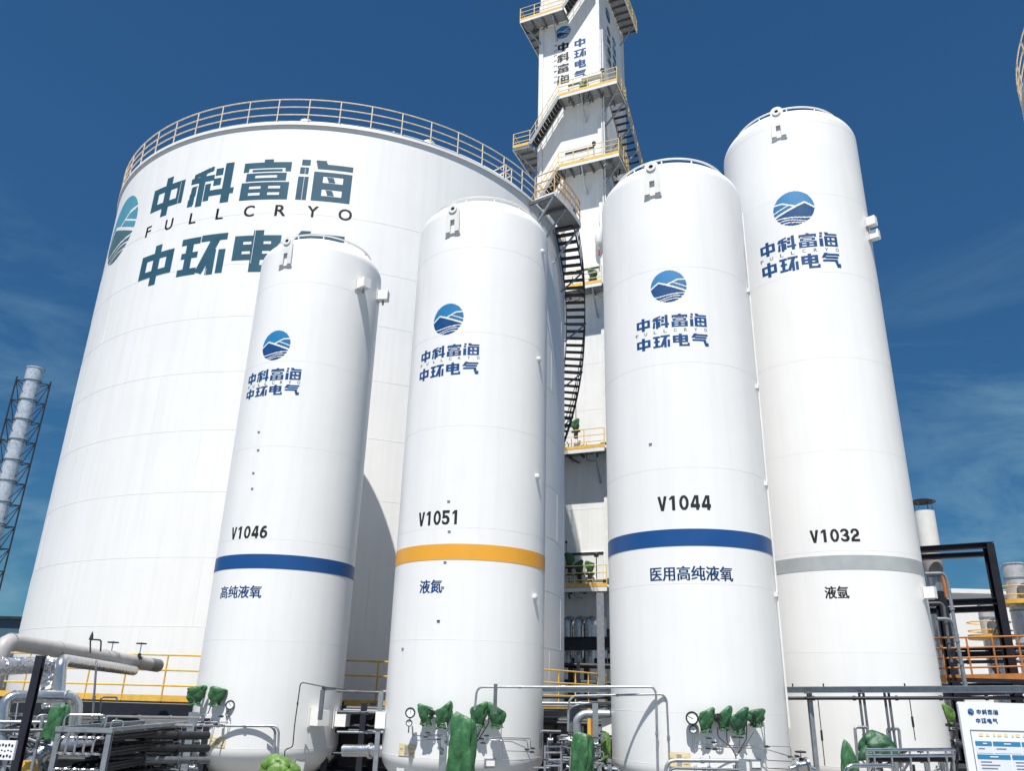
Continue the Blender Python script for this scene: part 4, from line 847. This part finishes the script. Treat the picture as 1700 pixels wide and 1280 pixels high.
# between V1051 and V1044
tarp(P(965, 1255, 17.4), .48, .82, 41, 'tarp', 'green bag tied over a valve left of the V1044 tank', shape='tall')
tarp(P(1006, 1240, 17.6), .20, .55, 42, 'tarp_lime', 'narrow olive green cover squeezed against the V1044 tank', shape='tall')
b = MB(); b.ibeam(P(900, 1146, 18.6), P(1025, 1147, 18.9), .1, .09, .012); solo(b, 'cable_channel', 'galv', 'short grey channel between the V1051 and V1044 tanks', 'channel', smooth=False)
for y, r, m, lab in ((1158, .03, 'dark_steel', 'dark level pipe just under the short grey channel'), (1168, .03, 'galv', 'bright level pipe left of the V1044 tank'), (1173, .02, 'galv_dull', 'dull level pipe under the bright one left of the V1044 tank')):
    pipe('pipe', [P(900, y, 19.0), P(1025, y + 1, 19.0)], r, m, lab)
pipe('pipe', [P(932, 1235, 18.6), P(958, 1225, 18.6), P(957, 1196, 18.6), P(968, 1186, 18.6), P(1012, 1186, 18.6)], .085, 'galv', 'stepped thick grey duct pipe left of the V1044 tank', bend=.1, n=16)
pipe('pipe', [P(948, 1220, 19.0), P(948, 1180, 19.0), P(960, 1172, 19.0), P(1000, 1172, 19.2)], .06, 'galv_dull', 'upright grey pipe behind the stepped duct', bend=.12, n=14)
for i, (px, m) in enumerate(((978, 'yellow'), (985, 'orange'))):
    q = P(px, 1172, 20.2); pipe('pipe', [Vector((q.x, q.y, .2)), q], .05, m, ('amber upright pipe behind the post left of the V1044 tank', 'orange upright pipe behind the post left of the V1044 tank')[i])
b = thing('ladder_frame', 'bright tubular rack of rungs low beside the V1051 tank', 'rack', P(920, 1280, 17.6) - UZ)
for px in (905, 932): q = P(px, 1238, 17.6); MB().tube([Vector((q.x, q.y, .1)), q], .025, 8).build('upright', 'galv', b)
for y in (1240, 1250, 1262, 1272): MB().tube([P(905, y, 17.6), P(932, y, 17.6)], .018, 8).build('rung', 'stainless', b)
tubing('cluster of bright small valves beside the tubular rack', [[P(908, 1262, 17.4), P(930, 1268, 17.3)], [P(935, 1240, 17.3), P(948, 1242, 17.3), P(946, 1280, 17.3)], [P(996, 1248, 17.2), P(1002, 1250, 17.2), P(1001, 1262, 17.2), P(992, 1264, 17.2)]], .014, valves=[P(905, 1262, 17.3), P(914, 1266, 17.3), P(921, 1268, 17.3), P(938, 1255, 17.3), P(1010, 1268, 17.3), P(994, 1240, 17.3)])
o = solo(MB().box(P(1008, 1206, 19.2), (.24, .16, .36)), 'junction_box', 'box', 'white box half hidden by the left flank of the V1044 tank', 'box', smooth=False)
# V1044
gauge(P(1149, 1193, 16.33), (-.22, -1, .05), .122, 'largest black rimmed gauge, on the V1044 tank', 3.6 - .9)
gauge(P(1151, 1212, 16.36), (-.22, -1, .05), .075, 'small black rimmed gauge under the largest one on the V1044 tank', 1.9)
tarp(P(1171, 1197, 16.33), .33, .38, 51, 'tarp', 'green cover next to the gauges of the V1044 tank')
tarp(P(1201, 1195, 16.35), .28, .36, 52, 'tarp', 'second green cover from the gauges of the V1044 tank')
tarp(P(1226, 1200, 16.35), .34, .40, 53, 'tarp_dark', 'third green cover from the gauges of the V1044 tank')
tarp(P(1255, 1193, 16.36), .36, .30, 54, 'tarp', 'fourth green cover from the gauges of the V1044 tank')
tubing('thin tubes and needle valves under the gauges of the V1044 tank', [[P(1153, 1216, 16.22), P(1153, 1236, 16.22), P(1180, 1238, 16.22), P(1312, 1240, 16.6), P(1314, 1258, 16.6)], [P(1150, 1216, 16.22), P(1150, 1246, 16.22), P(1175, 1240, 16.22), P(1220, 1242, 16.22), P(1270, 1244, 16.2), P(1310, 1256, 16.6)], [P(1176, 1210, 16.22), P(1174, 1240, 16.22)], [P(1228, 1212, 16.22), P(1228, 1240, 16.22)], [P(1268, 1200, 16.1), P(1272, 1263, 16.1), P(1314, 1265, 16.6)], [P(1262, 1200, 16.1), P(1270, 1240, 16.1), P(1272, 1276, 16.1), P(1312, 1278, 16.6)]], .009, valves=[P(1175, 1226, 16.18), P(1184, 1233, 16.18), P(1174, 1243, 16.18), P(1218, 1224, 16.18), P(1228, 1225, 16.18), P(1271, 1240, 16.05), P(1310, 1257, 16.5), P(1318, 1262, 16.5), P(1322, 1256, 16.5), P(1186, 1244, 16.18)])
tubing('black cables gathering into the short post at the V1044 tank', [[P(1191, 1208, 16.08), P(1192, 1224, 16.08), P(1214, 1242, 16.0), P(1222, 1256, 15.95), P(1221, 1285, 15.95)], [P(1206, 1210, 16.08), P(1207, 1232, 16.08), P(1222, 1254, 15.95)], [P(1251, 1215, 16.08), P(1240, 1234, 16.0), P(1222, 1256, 15.95)], [P(1240, 1198, 16.1), P(1239, 1228, 16.08), P(1226, 1250, 15.95)]], .010, 'black')
gpost(1230, 1262, 15.5, 'short galvanised post where the black cables gather', .14)
pipe('pipe', [P(1104, 1310, 15.2), P(1106, 1263, 15.2), P(1226, 1264, 15.2)], .032, 'galv', 'bent grey guard pipe in front of the cream plate of the V1044 tank', bend=.16)
pipe('pipe', [P(1110, 1312, 15.0), P(1112, 1276, 15.0), P(1226, 1279, 15.0)], .02, 'galv_dull', 'lower bent guard pipe in front of the V1044 tank', bend=.1)
handwheel(P(1329, 1249, 16.4), .09, 'dark_steel', 'dark handwheel valve at the right flank of the V1044 tank', .22)
vb = thing('valve', 'bright flanged valve at the bottom between the V1044 and V1032 tanks', 'valve', P(1334, 1285, 16.2))
MB().lathe([(0, -.12), (.13, -.12), (.13, -.08), (.08, -.06), (.08, .06), (.13, .08), (.13, .12), (0, .12)], P(1332, 1272, 16.2), 20, (1, 0, .2)).build('body', 'stainless', vb)
MB().tube([P(1312, 1278, 16.2), P(1332, 1272, 16.2), P(1352, 1280, 16.2)], .06, 14).build('pipe', 'stainless', vb)
# V1032: cable tray and drop pipes
TY = lambda px: 18.5 - 2.5 * (px - 1285) / 515 * .93
ct = thing('cable_tray', 'long galvanised cable tray crossing in front of the V1032 tank', 'cable tray', P(1500, 1146, 18.4))
MB().ibeam(P(1285, 1146, 18.5), P(1800, 1144, 16.0), .16, .125, .012).build('channel', 'galv', ct, smooth=False)
for px in (1316, 1367, 1502, 1565): q = P(px, 1139, TY(px)); MB().box(q, (.02, .03, .09)).build('clamp', 'black', ct, smooth=False)
for px in (1340, 1430, 1675): MB().box(P(px, 1150, TY(px) - .12), (.12, .03, .06)).build('clip_plate', 'galv_dull', ct, smooth=False)
pipe('pipe', [P(1285, 1160, 18.47), P(1800, 1159, 16.02)], .034, 'dark_steel', 'dark pipe running just below the long cable tray')
for px, y1, lab in ((1426, 1268, 'left grey drop pipe of the pair left of the dark green mound'), (1433, 1268, 'right grey drop pipe of the pair left of the dark green mound'), (1468, 1248, 'left grey drop pipe of the pair right of the dark green mound'), (1475, 1248, 'right grey drop pipe of the pair right of the dark green mound')):
    q = P(px, 1150, TY(px) - .1); pipe('pipe', [q, Vector((q.x, q.y, P(px + 8, y1, q.y).z - .3))], .026, 'galv_dull', lab)
for px, y1, dx, lab in ((1358, 1272, 8, 'thin turnbuckle rod hanging right of the cable tray post'), (1510, 1230, 8, 'thin turnbuckle rod hanging at the right side of the V1032 tank')):
    q = P(px, 1162, TY(px) - .05); e = Vector((q.x, q.y, P(px + dx, y1, q.y).z)); b = MB(); b.cyl(q, e, .010, 6); m_ = q.lerp(e, .55); b.cyl(m_ + UZ * .1, m_ - UZ * .1, .024, 8); solo(b, 'tie_rod', 'dark_steel', lab, 'rod')
for x0, x1, y, lab in ((1419, 1440, 1208, 'small grey hoop frame at the left drop pipes'), (1473, 1492, 1210, 'small grey hoop frame at the right drop pipes')):
    pipe('hoop_frame', [P(x0 + 6, 1275, 17.6), P(x0, y, 17.6), P(x1, y, 17.6), P(x1 + 6, 1275, 17.6)], .03, 'galv', lab, 'frame', bend=.05)
tarp(P(1458, 1238, 17.2), .86, .52, 61, 'tarp_dark', 'broad dark green mound of tarpaulin in front of the V1032 tank', shape='dome')
tarp(P(1411, 1262, 16.6), .36, .66, 62, 'tarp', 'green draped cover left of the dark green mound', shape='dome')
pipe('guard_rail', [P(1402, 1310, 15), P(1405, 1272, 15), P(1484, 1272, 15), P(1490, 1310, 15)], .035, 'stainless', 'bright bent guard rail in front of the dark green mound', 'rail', bend=.12)
cg = thing('tube_rack', 'bright tubular cage rack in front of the V1032 tank', 'rack', P(1510, 1290, 16.4) - UZ)
for y in (1246, 1256): MB().tube([P(1438, y, 16.4), P(1584, y - 1, 16.4)], .03, 8).build('rail', 'stainless', cg)
for px in (1440, 1452, 1481, 1512, 1542, 1572, 1583): MB().tube([P(px - 2, 1246, 16.4), P(px + 3, 1300, 16.4)], .022, 8).build('upright', 'stainless', cg)
for px in (1490, 1520, 1550): MB().tube([P(px, 1258, 16.6), P(px + 10, 1268, 16.7), P(px + 20, 1262, 16.6), P(px + 24, 1300, 16.6)], .014, 6, .05).build('coil', 'stainless', cg)
MB().tube([P(1445, 1262, 16.5), P(1580, 1262, 16.5)], .04, 8).build('header', 'dark_steel', cg)
tarp(P(1578, 1188, 18.6), .26, .36, 63, 'tarp_lime', 'pale green cover just left of the white notice board')
tubing('dark tangle of small pipes left of the white notice board', [[P(1574, 1200, 18.4), P(1584, 1215, 18.4), P(1578, 1300, 18.2)], [P(1584, 1196, 18.4), P(1590, 1230, 18.3), P(1588, 1300, 18.2)], [P(1570, 1204, 18.4), P(1592, 1206, 18.4)]], .03, 'dark_steel', valves=[P(1582, 1210, 18.2), P(1588, 1230, 18.1)])
# notice board
nb = thing('notice_board', 'white notice board with blue tables at the lower right', 'notice board', P(1660, 1290, 10.5) - UZ)
NO = P(1590, 1165.5, 10.5); NX = Vector((1, .02, 0)).normalized(); NN = Vector((.02, -1, 0)).normalized()
def NB_(u, v, e=0.0): return NO + NX * u - UZ * v + NN * e
PX = 10.5 / 1335 * 1.06
b = MB(); b.poly([NB_(0.02, 0), NB_(1.9, 0), NB_(1.9, 1.35), NB_(0, 1.35), NB_(0, .02)], -NN * .04); b.build('panel', 'sign', nb, smooth=False)
for u in (.1, 1.8): MB().cyl(NB_(u, 2.4, -.08), NB_(u, .1, -.08), .04, 10).build('pole', 'galv', nb)
def nrect(name, rs, m, e=.004): return decal(name, [(a, b_, c_, d) for a, b_, c_, d in rs], lambda u, v: NB_(u, v, e), m, nb, 5)
pu = lambda px, py: ((px - 1590 - .165 * (py - 1165)) * PX, (py - 1165.5) * PX)
eu, ev = pu(1609, 1179); d = 9.5 * PX
for c, rects in emblem(40).items(): decal('emblem', [(eu + (a - .5) * d, ev - (b_ - .5) * d, eu + (c_ - .5) * d, ev - (e - .5) * d) for a, b_, c_, e in rects], lambda u, v: NB_(u, v, .004), {'sky': 'sky_ink', 'mid': 'mid_ink', 'deep': 'navy'}[c], nb)
for chars, px, py, w in (('中科富海', 1633, 1178.5, 32), ('中环电气', 1632, 1190.5, 32)):
    u0, v0 = pu(px, py); decal('lettering', [(u0 + a, v0 - b_, u0 + c_, v0 - e) for a, b_, c_, e in row(chars, w * PX, 6.6 * PX, 22)], lambda u, v: NB_(u, v, .004), 'navy', nb)
u0, v0 = pu(1607, 1203); nrect('frame_line', [(u0, v0, 1.75, v0 + .01), (u0, v0, u0 + .01, 1.35)], 'ink')
u1 = u0 + .04
nrect('title_print', [(u1 + .06 + .075 * i + .012 * (i % 3), v0 + .035 + .008 * (i % 2), u1 + .06 + .075 * i + .05, v0 + .07) for i in range(12)], 'sign_yellow')
def table(v, h, cols):
    nrect('table_field', [(a, v + .055, b_, v + h) for a, b_ in cols], 'sign_tint', .003); nrect('table_header', [(a, v, b_, v + .05) for a, b_ in cols], 'sign_blue', .005)
    nrect('print', [(a + .03 + (b_ - a) * .3, v + .018, a + .03 + (b_ - a) * .55, v + .03) for a, b_ in cols], 'sign', .008)
    rs = []
    for a, b_ in cols:
        for k in range(max(1, int((h - .07) / .035))): rs.append((a + .03, v + .075 + k * .035, a + .03 + (b_ - a - .06) * random.uniform(.35, .95), v + .083 + k * .035))
    nrect('print', rs, 'ink', .007)
table(v0 + .125, .13, [(u1, u1 + .20), (u1 + .215, u1 + .55), (u1 + .565, 1.7)]); table(v0 + .27, .25, [(u1, u1 + .40), (u1 + .42, 1.7)]); table(v0 + .54, .5, [(u1, u1 + .40), (u1 + .42, 1.7)])

# ================================================================== right hand black frame, ducts and orange gallery
FY = 30.0
fr = thing('steel_frame', 'tall black steel frame with double beams behind the V1032 tank', 'steel frame', P(1620, 1100, FY) - UZ * 2)
cA, cB = P(1640, 903, FY), P(1548, 985, FY + .5)
MB().ibeam((cA.x, FY, 0), (cA.x, FY, cA.z), .28, .32, .03).build('column', 'black_steel', fr, smooth=False)
MB().ibeam((cB.x, FY, 0), (cB.x, FY, cB.z), .28, .30, .03).build('column', 'black_steel', fr, smooth=False)
for x0, y0, x1, y1, h, dy in ((1480, 916, 1648, 905, .22, 0), (1480, 928, 1642, 920, .20, 2.2), (1490, 1004, 1664, 998, .22, 0), (1490, 1017, 1668, 1010, .22, 2.2), (1500, 1150, 1790, 1138, .42, 0)):
    MB().ibeam(P(x0, y0, FY + dy + .3), P(x1, y1, FY + dy), .26, h, .03).build('beam', 'black_steel', fr, smooth=False)
MB().beam(P(1663, 1128, FY + .4), P(1648, 1105, FY + .4), .12, .12).build('brace', 'black_steel', fr, smooth=False)
vs = thing('vent_stack', 'short white vent stack with a mushroom rain cap right of the V1032 tank', 'vent', P(1540, 900, 33) - UZ * 6)
q = P(1534, 852, 33); vx_, vy_ = q.x, q.y; zz = lambda y, px=1540: P(px, y, 33).z
MB().lathe([(.40, zz(910)), (.40, zz(850)), (.37, zz(850)), (.37, zz(853))], (vx_, vy_, 0), 32).build('pipe', 'white_trim', vs)
MB().lathe([(.39, zz(920)), (.39, zz(945)), (.29, zz(958)), (.29, zz(960))], (vx_, vy_, 0), 32).build('reducer', 'pipe_white', vs)
MB().lathe([(.36, zz(960)), (.36, zz(1075)), (.36, .2)], (vx_, vy_, 0), 32).build('lower_pipe', 'clad', vs)
MB().lathe([(.02, .14), (.30, .10), (.52, 0), (.50, -.03), (.28, .05), (.02, .08)], (vx_, vy_, zz(834)), 32).build('rain_cap', 'dark_steel', vs)
for a in (0.6, 2.2, 3.8, 5.4): MB().cyl((vx_ + .36 * math.cos(a), vy_ + .36 * math.sin(a), zz(854)), (vx_ + .38 * math.cos(a), vy_ + .38 * math.sin(a), zz(833)), .02, 6).build('cap_strut', 'galv', vs)
for (px, py, r, Y, lab) in ((1681, 938, .42, 34, 'bright silver duct rising at the right edge with a yellow ring platform'), (1636, 1004, .34, 36, 'shorter silver duct behind the black column')):
    q = P(px, py, Y); dct = thing('duct', lab, 'duct', (q.x, q.y, 0))
    MB().lathe([(r, 0), (r, q.z), (r * 1.06, q.z), (r * 1.06, q.z + .05), (r * .95, q.z + .05), (r * .95, q.z - .4)], (q.x, q.y, 0), 32).build('pipe', 'flue', dct)
    for k in range(5): MB().lathe([(r, 0), (r * 1.05, 0), (r * 1.05, .06), (r, .06)], (q.x, q.y, q.z - .6 - 1.3 * k), 32).build('flange', 'galv', dct)
    zp = P(px + 4, 1005 if r > .4 else 1062, Y).z
    MB().lathe([(r + .02, 0), (r + .55, 0), (r + .55, .18), (r + .5, .18), (r + .5, .05), (r + .02, .05)], (q.x, q.y, zp), 24).build('ring_platform', 'yellow', dct, smooth=False)
    for h in (.35, .7): MB().tube([(q.x + (r + .5) * math.cos(a), q.y + (r + .5) * math.sin(a), zp + h) for a in [2 * math.pi * i / 24 for i in range(24)]], .022, 6, closed=True).build('ring_rail', 'yellow', dct)
    MB().lathe([(0, -.05), (.34, -.05), (.34, .05), (0, .05)], (q.x + .02, q.y - r - .08, zp + .5), 24, (0, -1, 0)).build('hatch', 'galv_dull', dct)
GY = 27.5
gl = thing('gallery', 'orange railed gallery in front of the black steel frame', 'gallery', P(1640, 1130, GY) - UZ)
g0, g1 = P(1572, 1127, GY), P(1800, 1122, GY - .3); dk = MB().box((g0 + g1) / 2 + Vector((0, .7, -.12)), ((g1 - g0).length, 1.5, .1)).build('deck', 'black_steel', gl, smooth=False)
MB().beam(g0, g1, .04, .22).build('toe_board', 'orange', gl, smooth=False); MB().beam(g0 + Vector((0, 1.4, 0)), g0, .04, .22).build('toe_board', 'orange', gl, smooth=False)
for k in (1.25, .93, .62, .32): MB().tube([g0 + Vector((-.02, 1.4, k)), g0 + UZ * k, g1 + UZ * k], .03, 8).build('rail', 'orange', gl)
for i in range(6): p = g0.lerp(g1, i / 5 * .95); MB().tube([p, p + UZ * 1.27], .03, 8).build('post', 'orange', gl)
p = g0 + Vector((0, 1.4, 0)); MB().tube([p, p + UZ * 1.27], .03, 8).build('post', 'orange', gl)
pipe('pipe', [P(1535, 953, 26.5), P(1568, 952, 26.5), P(1574, 970, 26.5), P(1602, 1143, 26.5)], .055, 'galv', 'bent grey pipe dropping in front of the orange gallery', bend=.25)
pipe('pipe', [P(1540, 1002, 26.8), P(1566, 1001, 26.8), P(1580, 1100, 26.8)], .045, 'galv_dull', 'grey pipe bent down behind the orange gallery end', bend=.2)
pipe('pipe', [P(1555, 1028, 26.3), P(1582, 1028, 26.3), P(1604, 1142, 26.3)], .055, 'galv', 'lower bent grey pipe in front of the orange gallery', bend=.25)
pipe('pipe', [P(1565, 955, 27), P(1572, 992, 27)], .06, 'orange', 'short orange upright pipe above the gallery')
for y, r, m, lab in ((1078, .07, 'dark_steel', 'dark level pipe behind the orange gallery rails'), (1088, .12, 'black_steel', 'thick black level pipe behind the orange gallery rails'), (1100, .06, 'galv_dull', 'dull level pipe behind the orange gallery rails')):
    pipe('pipe', [P(1568, y, FY + 1), P(1800, y - 3, FY + 1)], r, m, lab, n=14)
for i, px in enumerate((1592, 1604, 1612)):
    pass
# ================================================================== wrapped valves and pipes on and below the tower
for i, (px, py, w, h, lab, m) in enumerate(((946, 930, .50, .66, 'leftmost of three green covers on the lowest tower platform', 'tarp'), (962, 942, .48, .60, 'middle one of three green covers on the lowest tower platform', 'tarp_dark'), (979, 942, .52, .58, 'rightmost of three green covers on the lowest tower platform', 'tarp'),
    (956, 706, .50, .64, 'green cover alone on the tower platform behind the stair foot', 'tarp'), (984, 455, .62, .62, 'dark green cover on the tower platform behind the curved stair', 'tarp_dark'), (968, 141, .55, .8, 'green cover on the high tower platform under the lettering', 'tarp'))):
    c = on_tower(px, py, .62); tarp(c, w, h, 70 + i, m, lab)
    vv = solo(MB().cyl(c - UZ * (h / 2 + .45), c - UZ * (h / 2 - .1), .12, 12).cyl(c - UZ * (h / 2 + .05) - EX * .25, c - UZ * (h / 2 + .05) + EX * .25, .07, 10), 'valve', 'dark_steel', 'dark valve body under the ' + lab.split(' on ')[0].split(' alone')[0] + ' on the ' + ('lowest' if i < 3 else 'lower' if i == 3 else 'middle' if i == 4 else 'high') + ' tower platform', 'valve')
for px, py, lab in ((942, 916, 'slim lamp mast left on the lowest tower platform'), (958, 678, 'slim lamp mast on the lower tower platform')):
    c = on_tower(px - 2, py - 14, .75); b = MB(); b.cyl(c - UZ * 1.3, c, .02, 6); b.lathe([(0, 0), (.07, 0), (.05, .12), (0, .14)], c, 10); solo(b, 'lamp', 'dark_steel', lab, 'lamp')
for i, px in enumerate((944, 962, 980)):
    c = on_tower(px, 1030, .55); tb = MB().tube([c + BK * .5, c - BK * .15, c - BK * .15 - UZ * 2.2], .24, 18, .42)
    solo(tb, 'elbow_pipe', 'clad', ('left', 'middle', 'right')[i] + ' of three fat silver elbows under the lowest tower platform', 'pipe', 'silver elbows under the tower')
b = MB(); b.ibeam(P(880, 1070, 41.5), P(1060, 1068, 41.5), .5, .62, .03); solo(b, 'bridge_beam', 'black_steel', 'deep black beam bridging the gap left of the V1044 tank', 'beam', smooth=False)
gp = P(996, 985, 32); solo(MB().ibeam((gp.x, gp.y, 0), (gp.x, gp.y, gp.z), .26, .26, .02), 'post', 'galv', 'galvanised column in front of the tower foot', 'post', 'galvanised steel posts beside the tanks', smooth=False)
o = on_tower(994, 392, .35); hv = thing('insulator_pot', 'white canister hanging on the riser pipes beside the curved stair', 'canister', o - UZ * .5)
MB().lathe([(.05, -.9), (.05, -.55), (.22, -.5), (.26, -.3), (.26, .45), (.2, .55), (.06, .6), (.06, 1.6)], o, 20).build('body', 'white_trim', hv); MB().lathe([(.0, -1.35), (.05, -1.35), (.06, -1.1), (.04, -.95), (0, -.95)], o, 14).build('tip', 'red', hv)
ps = thing('pale_shed', 'pale clad shed glimpsed behind the pipes at the tower foot', 'building', (4, 58, 0))
MB().box((4, 58, 4.2), (22, 6, 8.4)).build('wall', 'hall', ps, smooth=False); MB().box((4, 58, 8.5), (22.6, 6.5, .25)).build('roof', 'dark_steel', ps, smooth=False)

# small valve clusters and hoses that crowd the bottom edge
def cluster(lab, x0, x1, y0, y1, Y, n, seed):
    rn = random.Random(seed); t = thing('valve_cluster', lab, 'valves', P((x0 + x1) / 2, y1 + 40, Y) - UZ * .3)
    for i in range(n):
        px, py = rn.uniform(x0, x1), rn.uniform(y0, y1); q = P(px, py, Y + rn.uniform(-.25, .25)); ln = rn.uniform(.15, .5)
        k = rn.random()
        if k < .45: MB().tube([q, q + Vector((rn.choice((-1, 1)) * ln, 0, 0)), q + Vector((rn.choice((-1, 1)) * ln, .05, -rn.uniform(.2, .6)))], rn.choice((.012, .018, .026)), 8, .06).build('tube', rn.choice(('stainless', 'galv', 'galv_dull')), t)
        elif k < .75:
            o = MB().lathe([(0, -.05), (.05, -.05), (.05, -.03), (.03, -.02), (.03, .02), (.05, .03), (.05, .05), (0, .05)], q, 12, (1, 0, 0)).build('valve_body', rn.choice(('stainless', 'galv', 'dark_steel')), t); MB().cyl(q, q + UZ * .12, .012, 6).build('stem', 'stainless', o); MB().beam(q + UZ * .12 - Vector((.06, 0, 0)), q + UZ * .12 + Vector((.06, 0, 0)), .02, .02).build('handle', 'black', o)
        else: MB().cyl(q, Vector((q.x, q.y, .1)), rn.choice((.02, .03, .045)), 8).build('stand_pipe', rn.choice(('galv_dull', 'dark_steel', 'galv')), t)
cluster('crowd of small bright valves and tubes left of the tall green cover', 0, 80, 1185, 1275, 15.0, 34, 1)
cluster('crowd of small valves and tubes beside the bright tubular rack', 905, 955, 1215, 1278, 18.4, 22, 2)
cluster('crowd of small valves and tubes low beside the V1044 tank', 985, 1012, 1225, 1278, 17.6, 14, 3)
cluster('crowd of small tubes behind the bright cage rack', 1445, 1575, 1256, 1280, 17.0, 20, 4)
cluster('crowd of dark pipes and valves below the thick level pipes', 195, 325, 1268, 1290, 16.6, 22, 5)

# dark handwheels half showing beside the wrapped valves
for T, px, py, lab in ((TK2, 722, 1184, 'dark handwheel between the two left green covers of the V1051 tank'), (TK2, 810, 1184, 'dark handwheel between the two right green covers of the V1051 tank'), (TK3, 1187, 1192, 'dark handwheel right of the first green cover of the V1044 tank'), (TK3, 1241, 1192, 'dark handwheel left of the fourth green cover of the V1044 tank'), (TK1, 342, 1146, 'dark handwheel between the two crumpled covers of the V1046 tank')):
    c = onT(T, px, py, .16); n = nv(T, px, py); w = thing('valve', lab, 'valve', c)
    X = Vector((n.y, -n.x, 0)); MB().tube([c + n * .1 + (X * math.cos(a) + UZ * math.sin(a)) * .07 for a in [2 * math.pi * i / 18 for i in range(18)]], .012, 6, closed=True).build('handwheel', 'black', w)
    MB().cyl(c - n * .12, c + n * .1, .012, 6).build('stem', 'stainless', w); MB().lathe([(0, -.1), (.05, -.1), (.06, 0), (.03, .05), (0, .05)], c, 12, n).build('body', 'dark_steel', w)
    for i in range(2): MB().cyl(c + n * .1 + X * .07 * (1 if i else 0) + UZ * .07 * (0 if i else 1), c + n * .1 - X * .07 * (1 if i else 0) - UZ * .07 * (0 if i else 1), .007, 6).build('spoke', 'black', w)

# larger fittings on the tower platforms
for px, py, d, ln, r, lab in ((984, 128, .45, 1.5, .22, 'white drum lying on the high tower platform under the lettering'), (1000, 262, .45, .9, .16, 'white drum lying on the tower platform just above the V1044 tank'), (972, 962, .4, 1.2, .12, 'white drum lying behind the three green covers on the lowest tower platform')):
    c = on_tower(px, py, d); solo(MB().lathe([(0, -ln / 2 - .05), (r * .7, -ln / 2), (r, -ln / 2 + .08), (r, ln / 2 - .08), (r * .7, ln / 2), (0, ln / 2 + .05)], c, 20, EX), 'drum', 'white_trim', lab, 'vessel')
for px, py, lab in ((1000, 118, 'dark lamp mast at the right end of the high tower platform'), (986, 240, 'dark lamp mast on the tower platform just above the V1044 tank'), (990, 925, 'dark lamp mast right on the lowest tower platform')):
    c = on_tower(px, py, .8); b = MB(); b.cyl(c - UZ * 1.2, c, .025, 6); b.lathe([(0, 0), (.12, 0), (.14, .16), (.06, .26), (0, .26)], c, 12); solo(b, 'lamp', 'dark_steel', lab, 'lamp')
